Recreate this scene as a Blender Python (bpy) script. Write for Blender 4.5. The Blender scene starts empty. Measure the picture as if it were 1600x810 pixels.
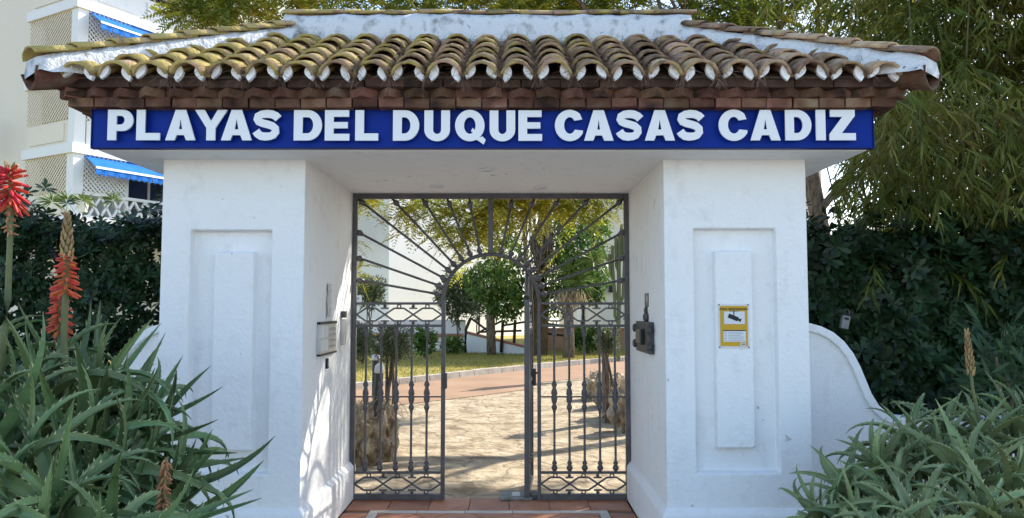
import bpy, bmesh, math, random
import numpy as np
from mathutils import Vector, Matrix, Euler

random.seed(7)
rng = np.random.default_rng(11)
R = math.radians
scene = bpy.context.scene
COL = scene.collection

# ------------------------------------------------------------------ camera
CAM = Vector((0.17, 0.0, 1.5))
PITCH = math.atan(75 / 1200)
cd = bpy.data.cameras.new('camera')
cam = bpy.data.objects.new('camera', cd)
COL.objects.link(cam)
cam.location = CAM
cam.rotation_euler = (R(90) + PITCH, 0, 0)
cd.sensor_width = 36
cd.lens = 27.0
cd.clip_end = 2000
scene.camera = cam

# ------------------------------------------------------------------ sky, sun, exposure
SUN_AZ, SUN_EL = R(47), R(36)          # azimuth measured from +Y (away from the camera) towards +X
S = Vector((math.sin(SUN_AZ) * math.cos(SUN_EL), math.cos(SUN_AZ) * math.cos(SUN_EL), math.sin(SUN_EL)))
world = bpy.data.worlds.new('World')
scene.world = world
world.use_nodes = True
wn = world.node_tree
sky = wn.nodes.new('ShaderNodeTexSky')
sky.sky_type = 'NISHITA'
sky.sun_disc = False
sky.sun_elevation = SUN_EL
sky.sun_rotation = SUN_AZ
sky.air_density = 1.0
sky.dust_density = 0.7
bg = wn.nodes['Background']
bg.inputs['Strength'].default_value = 0.15
wn.links.new(sky.outputs[0], bg.inputs['Color'])
sl = bpy.data.lights.new('sun', 'SUN')
sl.energy = 3.6
sl.angle = R(0.53)
sl.color = (1.0, 0.93, 0.82)
sun = bpy.data.objects.new('sun', sl)
COL.objects.link(sun)
sun.rotation_euler = S.to_track_quat('Z', 'Y').to_euler()
sun.location = (20, 20, 30)
scene.view_settings.view_transform = 'Standard'
scene.view_settings.look = 'None'
scene.view_settings.gamma = 1.0
scene.view_settings.exposure = 1.45
scene.cycles.max_bounces = 8
scene.cycles.transmission_bounces = 4
scene.cycles.use_adaptive_sampling = True


def at(px, py, Y):
    """world point at depth Y that stands at that place of the photograph"""
    u, v = (px - 800) / 1200, (405 - py) / 1200
    dy = math.cos(PITCH) - v * math.sin(PITCH)
    dz = math.sin(PITCH) + v * math.cos(PITCH)
    t = Y / dy
    return Vector((CAM.x + u * t, Y, CAM.z + dz * t))


def gp(px, py, z=0.0):
    """point of the level ground under that place of the photograph"""
    u, v = (px - 800) / 1200, (405 - py) / 1200
    dy = math.cos(PITCH) - v * math.sin(PITCH)
    dz = math.sin(PITCH) + v * math.cos(PITCH)
    t = (z - CAM.z) / dz
    return Vector((CAM.x + u * t, dy * t, z))


# ------------------------------------------------------------------ materials
MATS = {}


def mat(name, cols, scale=6.0, rough=0.7, bump=0.0, bscale=60.0, detail=6.0, objrand=0.0, islrand=0.0, hue=0.0,
        spec=0.3, metal=0.0, trans=0.0, stretch=(1, 1, 1), bdist=0.02, spread=(0.3, 0.7)):
    m = bpy.data.materials.new(name)
    m.use_nodes = True
    nt = m.node_tree
    N, L = nt.nodes, nt.links
    p = N['Principled BSDF']
    p.inputs['Roughness'].default_value = rough
    p.inputs['Metallic'].default_value = metal
    p.inputs['Specular IOR Level'].default_value = spec
    tc = N.new('ShaderNodeTexCoord')
    mp = N.new('ShaderNodeMapping')
    mp.inputs['Scale'].default_value = stretch
    L.new(tc.outputs['Object'], mp.inputs['Vector'])
    vec = mp.outputs[0]
    oi = N.new('ShaderNodeObjectInfo')
    if objrand:
        ad = N.new('ShaderNodeVectorMath'); ad.operation = 'MULTIPLY_ADD'
        L.new(oi.outputs['Random'], ad.inputs[0]); ad.inputs[1].default_value = (37, 91, 53)
        L.new(vec, ad.inputs[2]); vec = ad.outputs[0]
    nz = N.new('ShaderNodeTexNoise')
    nz.inputs['Scale'].default_value = scale
    nz.inputs['Detail'].default_value = detail
    L.new(vec, nz.inputs['Vector'])
    cr = N.new('ShaderNodeValToRGB')
    el = cr.color_ramp.elements
    n = len(cols)
    while len(el) < n:
        el.new(0.5)
    for i, c in enumerate(cols):
        el[i].position = spread[0] + (spread[1] - spread[0]) * (i / max(1, n - 1))
        el[i].color = (*c, 1)
    L.new(nz.outputs['Fac'], cr.inputs['Fac'])
    out = cr.outputs['Color']
    if objrand or islrand:
        hs = N.new('ShaderNodeHueSaturation')
        a = objrand or islrand
        if islrand:
            ge = N.new('ShaderNodeNewGeometry'); src = ge.outputs['Random Per Island']
        else:
            src = oi.outputs['Random']
        mr = N.new('ShaderNodeMapRange')
        mr.inputs['To Min'].default_value = 1 - a
        mr.inputs['To Max'].default_value = 1 + a
        L.new(src, mr.inputs['Value'])
        L.new(mr.outputs[0], hs.inputs['Value'])
        if hue:
            fr = N.new('ShaderNodeMath'); fr.operation = 'MULTIPLY'; fr.inputs[1].default_value = 7.31
            L.new(src, fr.inputs[0])
            f2 = N.new('ShaderNodeMath'); f2.operation = 'FRACT'; L.new(fr.outputs[0], f2.inputs[0])
            m2 = N.new('ShaderNodeMapRange')
            m2.inputs['To Min'].default_value = 0.5 - hue
            m2.inputs['To Max'].default_value = 0.5 + hue
            L.new(f2.outputs[0], m2.inputs['Value']); L.new(m2.outputs[0], hs.inputs['Hue'])
        L.new(out, hs.inputs['Color']); out = hs.outputs[0]
    L.new(out, p.inputs['Base Color'])
    if bump:
        b = N.new('ShaderNodeBump'); b.inputs['Strength'].default_value = bump; b.inputs['Distance'].default_value = bdist
        n2 = N.new('ShaderNodeTexNoise'); n2.inputs['Scale'].default_value = bscale; n2.inputs['Detail'].default_value = 5
        L.new(vec, n2.inputs['Vector']); L.new(n2.outputs['Fac'], b.inputs['Height']); L.new(b.outputs[0], p.inputs['Normal'])
    if trans:
        tr = N.new('ShaderNodeBsdfTranslucent')
        mx = N.new('ShaderNodeMixShader'); mx.inputs[0].default_value = trans
        L.new(out, tr.inputs['Color'])
        L.new(p.outputs[0], mx.inputs[1]); L.new(tr.outputs[0], mx.inputs[2])
        L.new(mx.outputs[0], N['Material Output'].inputs['Surface'])
    MATS[name] = m
    return m


def stucco(name, col, dirt, amount=0.35, bump=0.35):
    """lime-washed render: brushed relief, faint streaks and grime"""
    m = mat(name, [col, col], scale=3, rough=0.85, spec=0.2)
    nt = m.node_tree; N, L = nt.nodes, nt.links
    p = N['Principled BSDF']
    tc = N.new('ShaderNodeTexCoord')
    mp = N.new('ShaderNodeMapping'); mp.inputs['Scale'].default_value = (5, 5, 0.9)
    L.new(tc.outputs['Object'], mp.inputs[0])
    a = N.new('ShaderNodeTexNoise'); a.inputs['Scale'].default_value = 2.2; a.inputs['Detail'].default_value = 8
    L.new(mp.outputs[0], a.inputs['Vector'])
    b = N.new('ShaderNodeTexNoise'); b.inputs['Scale'].default_value = 14; b.inputs['Detail'].default_value = 8
    L.new(tc.outputs['Object'], b.inputs['Vector'])
    mu = N.new('ShaderNodeMath'); mu.operation = 'MULTIPLY'
    L.new(a.outputs['Fac'], mu.inputs[0]); L.new(b.outputs['Fac'], mu.inputs[1])
    r = N.new('ShaderNodeMapRange'); r.inputs['From Min'].default_value = 0.27; r.inputs['From Max'].default_value = 0.5
    r.inputs['To Max'].default_value = amount
    L.new(mu.outputs[0], r.inputs['Value'])
    mx = N.new('ShaderNodeMixRGB'); mx.inputs[1].default_value = (*col, 1); mx.inputs[2].default_value = (*dirt, 1)
    L.new(r.outputs[0], mx.inputs[0])
    # chips and scuffs where the paint has come off
    e1 = N.new('ShaderNodeTexNoise'); e1.inputs['Scale'].default_value = 26; e1.inputs['Detail'].default_value = 4
    e2 = N.new('ShaderNodeTexNoise'); e2.inputs['Scale'].default_value = 2.7; e2.inputs['Detail'].default_value = 2
    L.new(tc.outputs['Object'], e1.inputs['Vector']); L.new(tc.outputs['Object'], e2.inputs['Vector'])
    em = N.new('ShaderNodeMath'); em.operation = 'MULTIPLY'; L.new(e1.outputs['Fac'], em.inputs[0]); L.new(e2.outputs['Fac'], em.inputs[1])
    er = N.new('ShaderNodeMapRange'); er.inputs['From Min'].default_value = 0.435; er.inputs['From Max'].default_value = 0.46; er.inputs['To Max'].default_value = 0.7
    L.new(em.outputs[0], er.inputs['Value'])
    mc = N.new('ShaderNodeMixRGB'); mc.inputs[2].default_value = (dirt[0] * .6, dirt[1] * .6, dirt[2] * .6, 1)
    L.new(er.outputs[0], mc.inputs[0]); L.new(mx.outputs[0], mc.inputs[1]); L.new(mc.outputs[0], p.inputs['Base Color'])
    c = N.new('ShaderNodeTexNoise'); c.inputs['Scale'].default_value = 45; c.inputs['Detail'].default_value = 6
    d = N.new('ShaderNodeTexNoise'); d.inputs['Scale'].default_value = 9; d.inputs['Detail'].default_value = 3
    L.new(tc.outputs['Object'], c.inputs['Vector']); L.new(tc.outputs['Object'], d.inputs['Vector'])
    ad = N.new('ShaderNodeMath'); ad.operation = 'ADD'
    L.new(c.outputs['Fac'], ad.inputs[0]); L.new(d.outputs['Fac'], ad.inputs[1])
    bp = N.new('ShaderNodeBump'); bp.inputs['Strength'].default_value = bump; bp.inputs['Distance'].default_value = 0.015
    L.new(ad.outputs[0], bp.inputs['Height']); L.new(bp.outputs[0], p.inputs['Normal'])
    return m


WHITE = stucco('white_stucco', (0.82, 0.82, 0.81), (0.50, 0.48, 0.43), 0.28, 0.42)
MORTAR = stucco('roof_mortar', (0.66, 0.65, 0.63), (0.12, 0.115, 0.10), 1.0, 1.0)
BWALL = stucco('building_white', (0.80, 0.78, 0.74), (0.62, 0.58, 0.52), 0.3, 0.2)
BCREAM = stucco('building_cream', (0.78, 0.69, 0.55), (0.62, 0.55, 0.45), 0.3, 0.15)


def tile_mat():
    m = mat('clay_roof_tile', [(0.09, 0.065, 0.045), (0.29, 0.18, 0.115), (0.40, 0.27, 0.175), (0.22, 0.17, 0.125)], scale=9, rough=0.9, bump=0.6,
            bscale=50, objrand=0.42, hue=0.012, spec=0.15)
    nt = m.node_tree; N, L = nt.nodes, nt.links
    p = N['Principled BSDF']
    src = p.inputs['Base Color'].links[0].from_socket
    tc = N.new('ShaderNodeTexCoord'); oi = N.new('ShaderNodeObjectInfo')
    ad = N.new('ShaderNodeVectorMath'); ad.operation = 'MULTIPLY_ADD'
    L.new(oi.outputs['Random'], ad.inputs[0]); ad.inputs[1].default_value = (11, 23, 71); L.new(tc.outputs['Object'], ad.inputs[2])
    nz = N.new('ShaderNodeTexNoise'); nz.inputs['Scale'].default_value = 9; nz.inputs['Detail'].default_value = 8
    L.new(ad.outputs[0], nz.inputs['Vector'])
    # yellow lichen plus the sunlit yellow hue, coloured in stronger towards the left
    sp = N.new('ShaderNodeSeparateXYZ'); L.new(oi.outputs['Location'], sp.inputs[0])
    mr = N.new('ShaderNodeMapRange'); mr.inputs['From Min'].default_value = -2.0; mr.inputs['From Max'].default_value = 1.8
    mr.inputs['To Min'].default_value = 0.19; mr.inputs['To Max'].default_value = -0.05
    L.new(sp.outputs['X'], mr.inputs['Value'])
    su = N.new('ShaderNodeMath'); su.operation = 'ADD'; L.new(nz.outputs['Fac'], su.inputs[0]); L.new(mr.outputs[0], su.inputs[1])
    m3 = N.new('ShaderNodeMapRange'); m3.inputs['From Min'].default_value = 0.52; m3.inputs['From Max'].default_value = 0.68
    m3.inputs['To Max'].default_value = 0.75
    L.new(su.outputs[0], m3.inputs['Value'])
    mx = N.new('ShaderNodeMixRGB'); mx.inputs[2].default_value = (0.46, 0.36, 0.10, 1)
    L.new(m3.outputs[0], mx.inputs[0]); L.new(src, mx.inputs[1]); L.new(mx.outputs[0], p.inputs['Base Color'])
    return m


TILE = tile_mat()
BRICK = mat('clay_brick', [(0.04, 0.026, 0.02), (0.115, 0.06, 0.04), (0.165, 0.085, 0.055), (0.19, 0.14, 0.10)], scale=8, rough=0.9, bump=0.5, bscale=45, objrand=0.4, hue=0.015, spec=0.15)
JOINT = mat('cornice_mortar', [(0.12, 0.085, 0.065), (0.24, 0.19, 0.15)], scale=12, rough=0.95, bump=0.6)
BLUE = mat('blue_panel', [(0.0015, 0.022, 0.225), (0.002, 0.027, 0.26)], scale=2, rough=0.45, spec=0.12)
BLUED = mat('blue_panel_edge', [(0.003, 0.012, 0.10), (0.003, 0.016, 0.13)], scale=2, rough=0.45, spec=0.15)
LETTER = mat('white_letter', [(0.74, 0.75, 0.76), (0.80, 0.80, 0.80)], scale=3, rough=0.35, spec=0.5)
IRON = mat('grey_iron_paint', [(0.065, 0.062, 0.066), (0.115, 0.11, 0.115)], scale=9, rough=0.45, bump=0.15, bscale=90, spec=0.5)
DARKM = mat('dark_metal', [(0.035, 0.034, 0.034), (0.07, 0.065, 0.06)], scale=20, rough=0.5, spec=0.5)
STEEL = mat('steel', [(0.45, 0.45, 0.44), (0.58, 0.57, 0.55)], scale=15, rough=0.35, metal=0.6)
BLACK = mat('black_plastic', [(0.012, 0.012, 0.013), (0.02, 0.02, 0.02)], scale=10, rough=0.5)
TAPE = mat('peeling_paper', [(0.42, 0.40, 0.37), (0.70, 0.68, 0.65)], scale=30, rough=0.4, bump=0.3)
TERRA = mat('terracotta_floor', [(0.28, 0.11, 0.055), (0.38, 0.16, 0.085), (0.42, 0.19, 0.11)], scale=6, rough=0.55, bump=0.15, bscale=30, objrand=0.15, spec=0.35)
BORDER = mat('white_floor_band', [(0.46, 0.42, 0.36), (0.60, 0.56, 0.50)], scale=9, rough=0.6, bump=0.1)
GROUT = mat('floor_grout', [(0.13, 0.11, 0.09), (0.20, 0.17, 0.14)], scale=20, rough=0.95)
SOIL = mat('dry_soil', [(0.07, 0.05, 0.035), (0.14, 0.10, 0.07), (0.20, 0.15, 0.10)], scale=5, rough=1, bump=0.8, bscale=30)
YELLOW = mat('yellow_print', [(0.52, 0.30, 0.015), (0.58, 0.34, 0.02)], scale=4, rough=0.4)
PLASTICW = mat('white_plastic', [(0.62, 0.63, 0.64), (0.70, 0.70, 0.70)], scale=6, rough=0.4)
INKG = mat('print_grey', [(0.25, 0.28, 0.33), (0.30, 0.33, 0.38)], scale=6, rough=0.5)
WOOD = mat('weathered_pole', [(0.035, 0.022, 0.018), (0.09, 0.055, 0.04)], scale=8, rough=0.9, stretch=(6, 6, 1), bump=0.5)
BARK = mat('bark', [(0.06, 0.045, 0.035), (0.16, 0.12, 0.09), (0.24, 0.19, 0.14)], scale=7, rough=0.95, stretch=(4, 4, 1), bump=0.8, bscale=20)
PALEBARK = mat('pale_bark', [(0.16, 0.13, 0.10), (0.30, 0.26, 0.21)], scale=5, rough=0.95, stretch=(3, 3, 1), bump=0.6, bscale=20)
ALOE = mat('aloe_leaf', [(0.075, 0.13, 0.045), (0.115, 0.185, 0.07), (0.165, 0.235, 0.095)], scale=4, rough=0.42, bump=0.1, bscale=60, objrand=0.28, hue=0.02, spec=0.4)
ALOER = mat('aloe_leaf_pale', [(0.115, 0.165, 0.065), (0.18, 0.24, 0.10), (0.24, 0.29, 0.125)]
             , scale=4, rough=0.45, bump=0.1, bscale=60, objrand=0.28, hue=0.02, spec=0.4)
TOOTH = mat('leaf_tooth', [(0.36, 0.38, 0.18), (0.46, 0.44, 0.24)], scale=9, rough=.5)
DRYLEAF = mat('dry_leaf', [(0.16, 0.11, 0.06), (0.30, 0.21, 0.12)], scale=9, rough=0.9, objrand=0.3, islrand=0)
STALK = mat('flower_stalk', [(0.09, 0.11, 0.045), (0.15, 0.16, 0.06)], scale=9, rough=0.6, bump=0.2)
FLOWER = mat('red_flower', [(0.42, 0.025, 0.02), (0.60, 0.05, 0.03)], scale=20, rough=0.5, islrand=0.25, hue=0.015, trans=0.2)
CORAL = mat('coral_flower', [(0.55, 0.07, 0.03), (0.66, 0.14, 0.06)], scale=20, rough=0.5, islrand=0.25, hue=0.015, trans=0.2)
BUD = mat('flower_bud', [(0.24, 0.17, 0.07), (0.36, 0.22, 0.10)], scale=20, rough=0.6, islrand=0.3, hue=0.02)
SPENT = mat('spent_flower', [(0.26, 0.10, 0.045), (0.42, 0.20, 0.09)], scale=20, rough=0.8, islrand=0.35)
HEDGE = mat('hedge_leaf', [(0.010, 0.026, 0.009), (0.026, 0.058, 0.019)], scale=2, rough=0.42, islrand=0.5, hue=0.02, spec=0.25, trans=0.15)
BAMBOO = mat('bamboo_leaf', [(0.055, 0.08, 0.012), (0.125, 0.145, 0.02), (0.21, 0.18, 0.035)], scale=1.2, rough=0.5, islrand=0.45, hue=0.035, trans=0.35)
CULM = mat('bamboo_culm', [(0.06, 0.065, 0.02), (0.12, 0.11, 0.04)], scale=4, rough=0.5)
FEATHER = mat('feathery_leaf', [(0.20, 0.24, 0.025), (0.32, 0.32, 0.035), (0.40, 0.34, 0.035)], scale=0.8, rough=0.6, islrand=0.3, hue=0.03, trans=0.5)
FEATHERG = mat('feathery_leaf_green', [(0.10, 0.15, 0.02), (0.18, 0.22, 0.03)], scale=0.8, rough=0.6, islrand=0.35, hue=0.03, trans=0.45)
IVY = mat('ivy_leaf', [(0.05, 0.11, 0.015), (0.14, 0.23, 0.04)], scale=1.2, rough=0.4, islrand=0.5, hue=0.035, spec=0.45, trans=0.45)
OLIVE = mat('olive_leaf', [(0.085, 0.11, 0.05), (0.16, 0.185, 0.095)], scale=2, rough=0.5, islrand=0.4, hue=0.02, trans=0.25)
YUCCA = mat('yucca_leaf', [(0.09, 0.15, 0.03), (0.16, 0.22, 0.05)], scale=2, rough=0.5, islrand=0.35, trans=0.35)
CACT = mat('cactus_skin', [(0.10, 0.13, 0.06), (0.16, 0.18, 0.09)], scale=5, rough=0.6, bump=0.3)
GRASS = mat('lawn_blade', [(0.27, 0.24, 0.05), (0.37, 0.31, 0.08)], scale=0.5, rough=0.7, islrand=0.35, hue=0.03, trans=0.3)
LAWN = mat('lawn_soil', [(0.22, 0.195, 0.04), (0.34, 0.275, 0.075), (0.25, 0.23, 0.045)], scale=0.7, rough=1, bump=0.5, bscale=25)
PAVE = mat('sandstone_paving', [(0.16, 0.115, 0.07), (0.31, 0.24, 0.15), (0.40, 0.32, 0.21), (0.46, 0.38, 0.265)], scale=3.0, rough=0.9, bump=0.9, bscale=9, detail=12, bdist=0.05)
def add_joints(m, scale, dark, width):
    nt = m.node_tree; N, L = nt.nodes, nt.links; p = N['Principled BSDF']
    src = p.inputs['Base Color'].links[0].from_socket
    tc = N.new('ShaderNodeTexCoord')
    nz = N.new('ShaderNodeTexNoise'); nz.inputs['Scale'].default_value = 3; nz.inputs['Detail'].default_value = 4
    L.new(tc.outputs['Object'], nz.inputs['Vector'])
    mxv = N.new('ShaderNodeMixRGB'); mxv.inputs[0].default_value = .16
    L.new(tc.outputs['Object'], mxv.inputs[1]); L.new(nz.outputs['Color'], mxv.inputs[2])
    vo = N.new('ShaderNodeTexVoronoi'); vo.feature = 'DISTANCE_TO_EDGE'; vo.inputs['Scale'].default_value = scale
    L.new(mxv.outputs[0], vo.inputs['Vector'])
    mr = N.new('ShaderNodeMapRange'); mr.inputs['From Max'].default_value = width; mr.inputs['To Min'].default_value = .75; mr.inputs['To Max'].default_value = 0
    L.new(vo.outputs['Distance'], mr.inputs['Value'])
    mx = N.new('ShaderNodeMixRGB'); mx.inputs[2].default_value = (*dark, 1)
    L.new(mr.outputs[0], mx.inputs[0]); L.new(src, mx.inputs[1]); L.new(mx.outputs[0], p.inputs['Base Color'])


add_joints(PAVE, 3.2, (.15, .11, .07), .045)
ROAD = mat('terracotta_road', [(0.26, 0.155, 0.09), (0.33, 0.205, 0.125)], scale=1.2, rough=0.9, bump=0.3, bscale=30, detail=9)
KERB = mat('kerb_stone', [(0.34, 0.30, 0.25), (0.48, 0.44, 0.38)], scale=6, rough=0.9, bump=0.4, objrand=0.15)
COPING = mat('brick_coping', [(0.30, 0.12, 0.07), (0.40, 0.18, 0.11)], scale=5, rough=0.9, bump=0.3)
ROCK = mat('tufa_rock', [(0.20, 0.14, 0.085), (0.42, 0.33, 0.22), (0.56, 0.47, 0.34)], scale=1.8, rough=1, bump=0.8, bscale=4, objrand=0.2, bdist=0.12, spread=(.36, .62))
STRAW = mat('dry_grass', [(0.30, 0.23, 0.14), (0.46, 0.37, 0.23)], scale=6, rough=0.9, islrand=0.4, trans=0.2)
LITTER = mat('dry_needles', [(0.09, 0.055, 0.04), (0.16, 0.10, 0.07), (0.24, 0.16, 0.11)], scale=9, rough=0.95, islrand=0.5)
AWN = mat('blue_awning', [(0.01, 0.17, 0.62), (0.015, 0.22, 0.70)], scale=3, rough=0.7, trans=0.3)
AWNW = mat('awning_stripe', [(0.75, 0.78, 0.80), (0.80, 0.80, 0.80)], scale=3, rough=0.7)
GLASS = mat('dark_window', [(0.02, 0.025, 0.03), (0.05, 0.055, 0.06)], scale=1, rough=0.08, spec=0.8)
FENCEG = mat('green_fence_paint', [(0.012, 0.03, 0.022), (0.02, 0.045, 0.032)], scale=9, rough=0.5)


# ------------------------------------------------------------------ mesh helpers
class MB:
    def __init__(s):
        s.v, s.f = [], []

    def add(s, vs, fs):
        o = len(s.v)
        s.v += [tuple(v) for v in vs]
        s.f += [tuple(i + o for i in f) for f in fs]
        return s

    def box(s, x0, x1, y0, y1, z0, z1, M=None):
        vs = [Vector((x, y, z)) for z in (z0, z1) for y in (y0, y1) for x in (x0, x1)]
        if M:
            vs = [M @ v for v in vs]
        return s.add(vs, [(0, 2, 3, 1), (4, 5, 7, 6), (0, 1, 5, 4), (2, 6, 7, 3), (0, 4, 6, 2), (1, 3, 7, 5)])

    def bar(s, p, q, w, h=None, up=(0, 1, 0)):
        h = h or w
        p, q = Vector(p), Vector(q)
        d = (q - p).normalized()
        u = Vector(up)
        a = d.cross(u)
        if a.length < 1e-4:
            a = d.cross(Vector((1, 0, 0)))
        a.normalize()
        b = a.cross(d).normalized()
        a *= w / 2; b *= h / 2
        vs = [p - a - b, p + a - b, p + a + b, p - a + b, q - a - b, q + a - b, q + a + b, q - a + b]
        return s.add(vs, [(0, 1, 2, 3), (7, 6, 5, 4), (0, 4, 5, 1), (1, 5, 6, 2), (2, 6, 7, 3), (3, 7, 4, 0)])

    def tube(s, pts, rad, n=8, cap=True, closed=False):
        pts = [Vector(p) for p in pts]
        m = len(pts)
        rs = rad if isinstance(rad, (list, tuple)) else [rad] * m
        o = len(s.v)
        ref = Vector((0, 0, 1))
        for i, p in enumerate(pts):
            if closed:
                d = pts[(i + 1) % m] - pts[i - 1]
            else:
                d = pts[min(i + 1, m - 1)] - pts[max(i - 1, 0)]
            d.normalize()
            a = d.cross(ref)
            if a.length < 0.05:
                a = d.cross(Vector((1, 0, 0)))
            a.normalize(); b = a.cross(d)
            for k in range(n):
                t = 2 * math.pi * k / n
                s.v.append(tuple(p + (a * math.cos(t) + b * math.sin(t)) * rs[i]))
        for i in range(m if closed else m - 1):
            j = (i + 1) % m
            for k in range(n):
                l = (k + 1) % n
                s.f.append((o + i * n + k, o + i * n + l, o + j * n + l, o + j * n + k))
        if cap and not closed:
            s.f.append(tuple(o + k for k in range(n))[::-1])
            s.f.append(tuple(o + (m - 1) * n + k for k in range(n)))
        return s

    def lathe(s, prof, c=(0, 0, 0), n=10):
        o = len(s.v)
        c = Vector(c)
        for r, z in prof:
            for k in range(n):
                t = 2 * math.pi * k / n
                s.v.append((c.x + r * math.cos(t), c.y + r * math.sin(t), c.z + z))
        for i in range(len(prof) - 1):
            for k in range(n):
                l = (k + 1) % n
                s.f.append((o + i * n + k, o + i * n + l, o + (i + 1) * n + l, o + (i + 1) * n + k))
        s.f.append(tuple(o + k for k in range(n))[::-1])
        s.f.append(tuple(o + (len(prof) - 1) * n + k for k in range(n)))
        return s

    def prism(s, poly, y0, y1, M=None):
        """polygon in x,z pushed from y0 to y1"""
        n = len(poly)
        vs = [Vector((x, y0, z)) for x, z in poly] + [Vector((x, y1, z)) for x, z in poly]
        if M:
            vs = [M @ v for v in vs]
        return s.add(vs, [tuple(range(n)), tuple(range(2 * n - 1, n - 1, -1))] + [(i, i + n, (i + 1) % n + n, (i + 1) % n) for i in range(n)])

    def mesh(s, name, m, smooth=False):
        me = bpy.data.meshes.new(name)
        me.from_pydata(s.v, [], s.f)
        me.materials.append(m)
        bm = bmesh.new(); bm.from_mesh(me)
        bmesh.ops.recalc_face_normals(bm, faces=bm.faces)
        bm.to_mesh(me); bm.free()
        if smooth:
            me.shade_smooth() if hasattr(me, 'shade_smooth') else None
        return me

    def build(s, name, m, parent=None, smooth=False, bevel=0, seg=2, loc=None):
        o = obj(name, s.mesh(name, m, smooth), parent, loc)
        if bevel:
            b = o.modifiers.new('bevel', 'BEVEL'); b.width = bevel; b.segments = seg; b.limit_method = 'ANGLE'; b.angle_limit = R(35)
        return o


def obj(name, me, parent=None, loc=None):
    o = bpy.data.objects.new(name, me)
    COL.objects.link(o)
    if parent:
        o.parent = parent
    if loc is not None:
        o.location = loc
    return o


def tag(o, label=None, cat=None, group=None, kind=None):
    if label: o['label'] = label
    if cat: o['category'] = cat
    if group: o['group'] = group
    if kind: o['kind'] = kind
    return o


def thing(name, label, cat, loc=(0, 0, 0), rotz=0, group=None):
    o = bpy.data.objects.new(name, None)
    o.empty_display_size = 0.1
    COL.objects.link(o)
    o.location = loc; o.rotation_euler = (0, 0, rotz)
    return tag(o, label, cat, group)


def npmesh(name, V, F, m, smooth=False):
    """fast mesh from numpy arrays; F is (n,k)"""
    me = bpy.data.meshes.new(name)
    V = np.ascontiguousarray(V, dtype=np.float32); F = np.ascontiguousarray(F, dtype=np.int32)
    k = F.shape[1]
    me.vertices.add(len(V)); me.vertices.foreach_set('co', V.ravel())
    me.loops.add(F.size); me.loops.foreach_set('vertex_index', F.ravel())
    me.polygons.add(len(F)); me.polygons.foreach_set('loop_start', np.arange(0, F.size, k, dtype=np.int32))
    me.update(calc_edges=True)
    me.materials.append(m)
    return me


def norm(a):
    return a / np.maximum(np.linalg.norm(a, axis=-1, keepdims=True), 1e-9)


def rdir(n):
    return norm(rng.normal(size=(n, 3)))


def leaves(name, P, D, L, W, m, parent=None, droop=0.0, wide=0.45, up=None, fold=0.15):
    """one blade per row: base P, direction D, length L, width W; six points, folded on the midrib"""
    n = len(P)
    L = np.broadcast_to(L, (n,))[:, None]; W = np.broadcast_to(W, (n,))[:, None]
    D = norm(D)
    U = rdir(n) if up is None else norm(up)
    A = norm(np.cross(D, U))
    Nn = np.cross(A, D)
    dz = np.array([0, 0, -1.0])
    mid = P + D * L * wide + dz * L * droop * wide ** 2
    m2 = P + D * L * (wide * 0.5 + 0.5) + dz * L * droop * (wide * 0.5 + 0.5) ** 2
    tip = P + D * L + dz * L * droop
    V = np.stack([P, mid + A * W / 2 + Nn * W * fold, mid - A * W / 2 + Nn * W * fold,
                  m2 + A * W * 0.36 + Nn * W * fold * 0.6, m2 - A * W * 0.36 + Nn * W * fold * 0.6, tip], 1).reshape(-1, 3)
    b = np.arange(n)[:, None] * 6
    F = np.concatenate([b + np.array([[0, 2, 1]]), b + np.array([[1, 2, 4]]), b + np.array([[1, 4, 3]]), b + np.array([[3, 4, 5]])], 0)
    return obj(name, npmesh(name, V, F, m), parent)


def whorls(C, Nrm, k, L, W, spread=0.75):
    """rosettes of k leaves around each shoot tip"""
    n = len(C)
    T = norm(np.cross(Nrm, rdir(n))); B = np.cross(Nrm, T)
    P, D, U, LL = [], [], [], []
    for i in range(k):
        a = 2 * np.pi * i / k + rng.uniform(-.3, .3, n)
        s = spread + rng.uniform(-.3, .3, n)
        d = Nrm * (1 - s)[:, None] + (T * np.cos(a)[:, None] + B * np.sin(a)[:, None]) * (0.35 + s)[:, None]
        P.append(C); D.append(d); U.append(Nrm); LL.append(L * rng.uniform(.7, 1.15, n))
    return np.concatenate(P), np.concatenate(D), np.concatenate(U), np.concatenate(LL)


def limb(mb, p, d, r, length, depth, spread=0.6, tips=None, n=6, bend=0.15, seg=5):
    """branching limb; returns the tips"""
    if tips is None:
        tips = []
    p = Vector(p); d = Vector(d).normalized()
    pts = [p.copy()]; rs = [r]
    for i in range(seg):
        d = (d + Vector((random.uniform(-1, 1), random.uniform(-1, 1), random.uniform(-.6, 1))) * bend).normalized()
        p = p + d * length / seg
        pts.append(p.copy()); rs.append(r * (1 - 0.45 * (i + 1) / seg))
    mb.tube(pts, rs, n)
    if depth > 0:
        for k in range(random.choice((2, 3))):
            nd = (d + Vector((random.uniform(-1, 1), random.uniform(-1, 1), random.uniform(-.5, .8))) * spread).normalized()
            limb(mb, pts[-1 if k == 0 else random.randint(2, seg)], nd, rs[-1] * 0.85, length * random.uniform(.6, .85), depth - 1, spread, tips, max(4, n - 1), bend, seg)
    tips.append(pts[-1])
    return tips


# ================================================================== SETTING: ground
def sheet(name, pts, z, m, kind='structure'):
    mb = MB(); mb.add([(x, y, z) for x, y in pts], [tuple(range(len(pts)))])
    o = mb.build(name, m)
    return tag(o, kind=kind)


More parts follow.
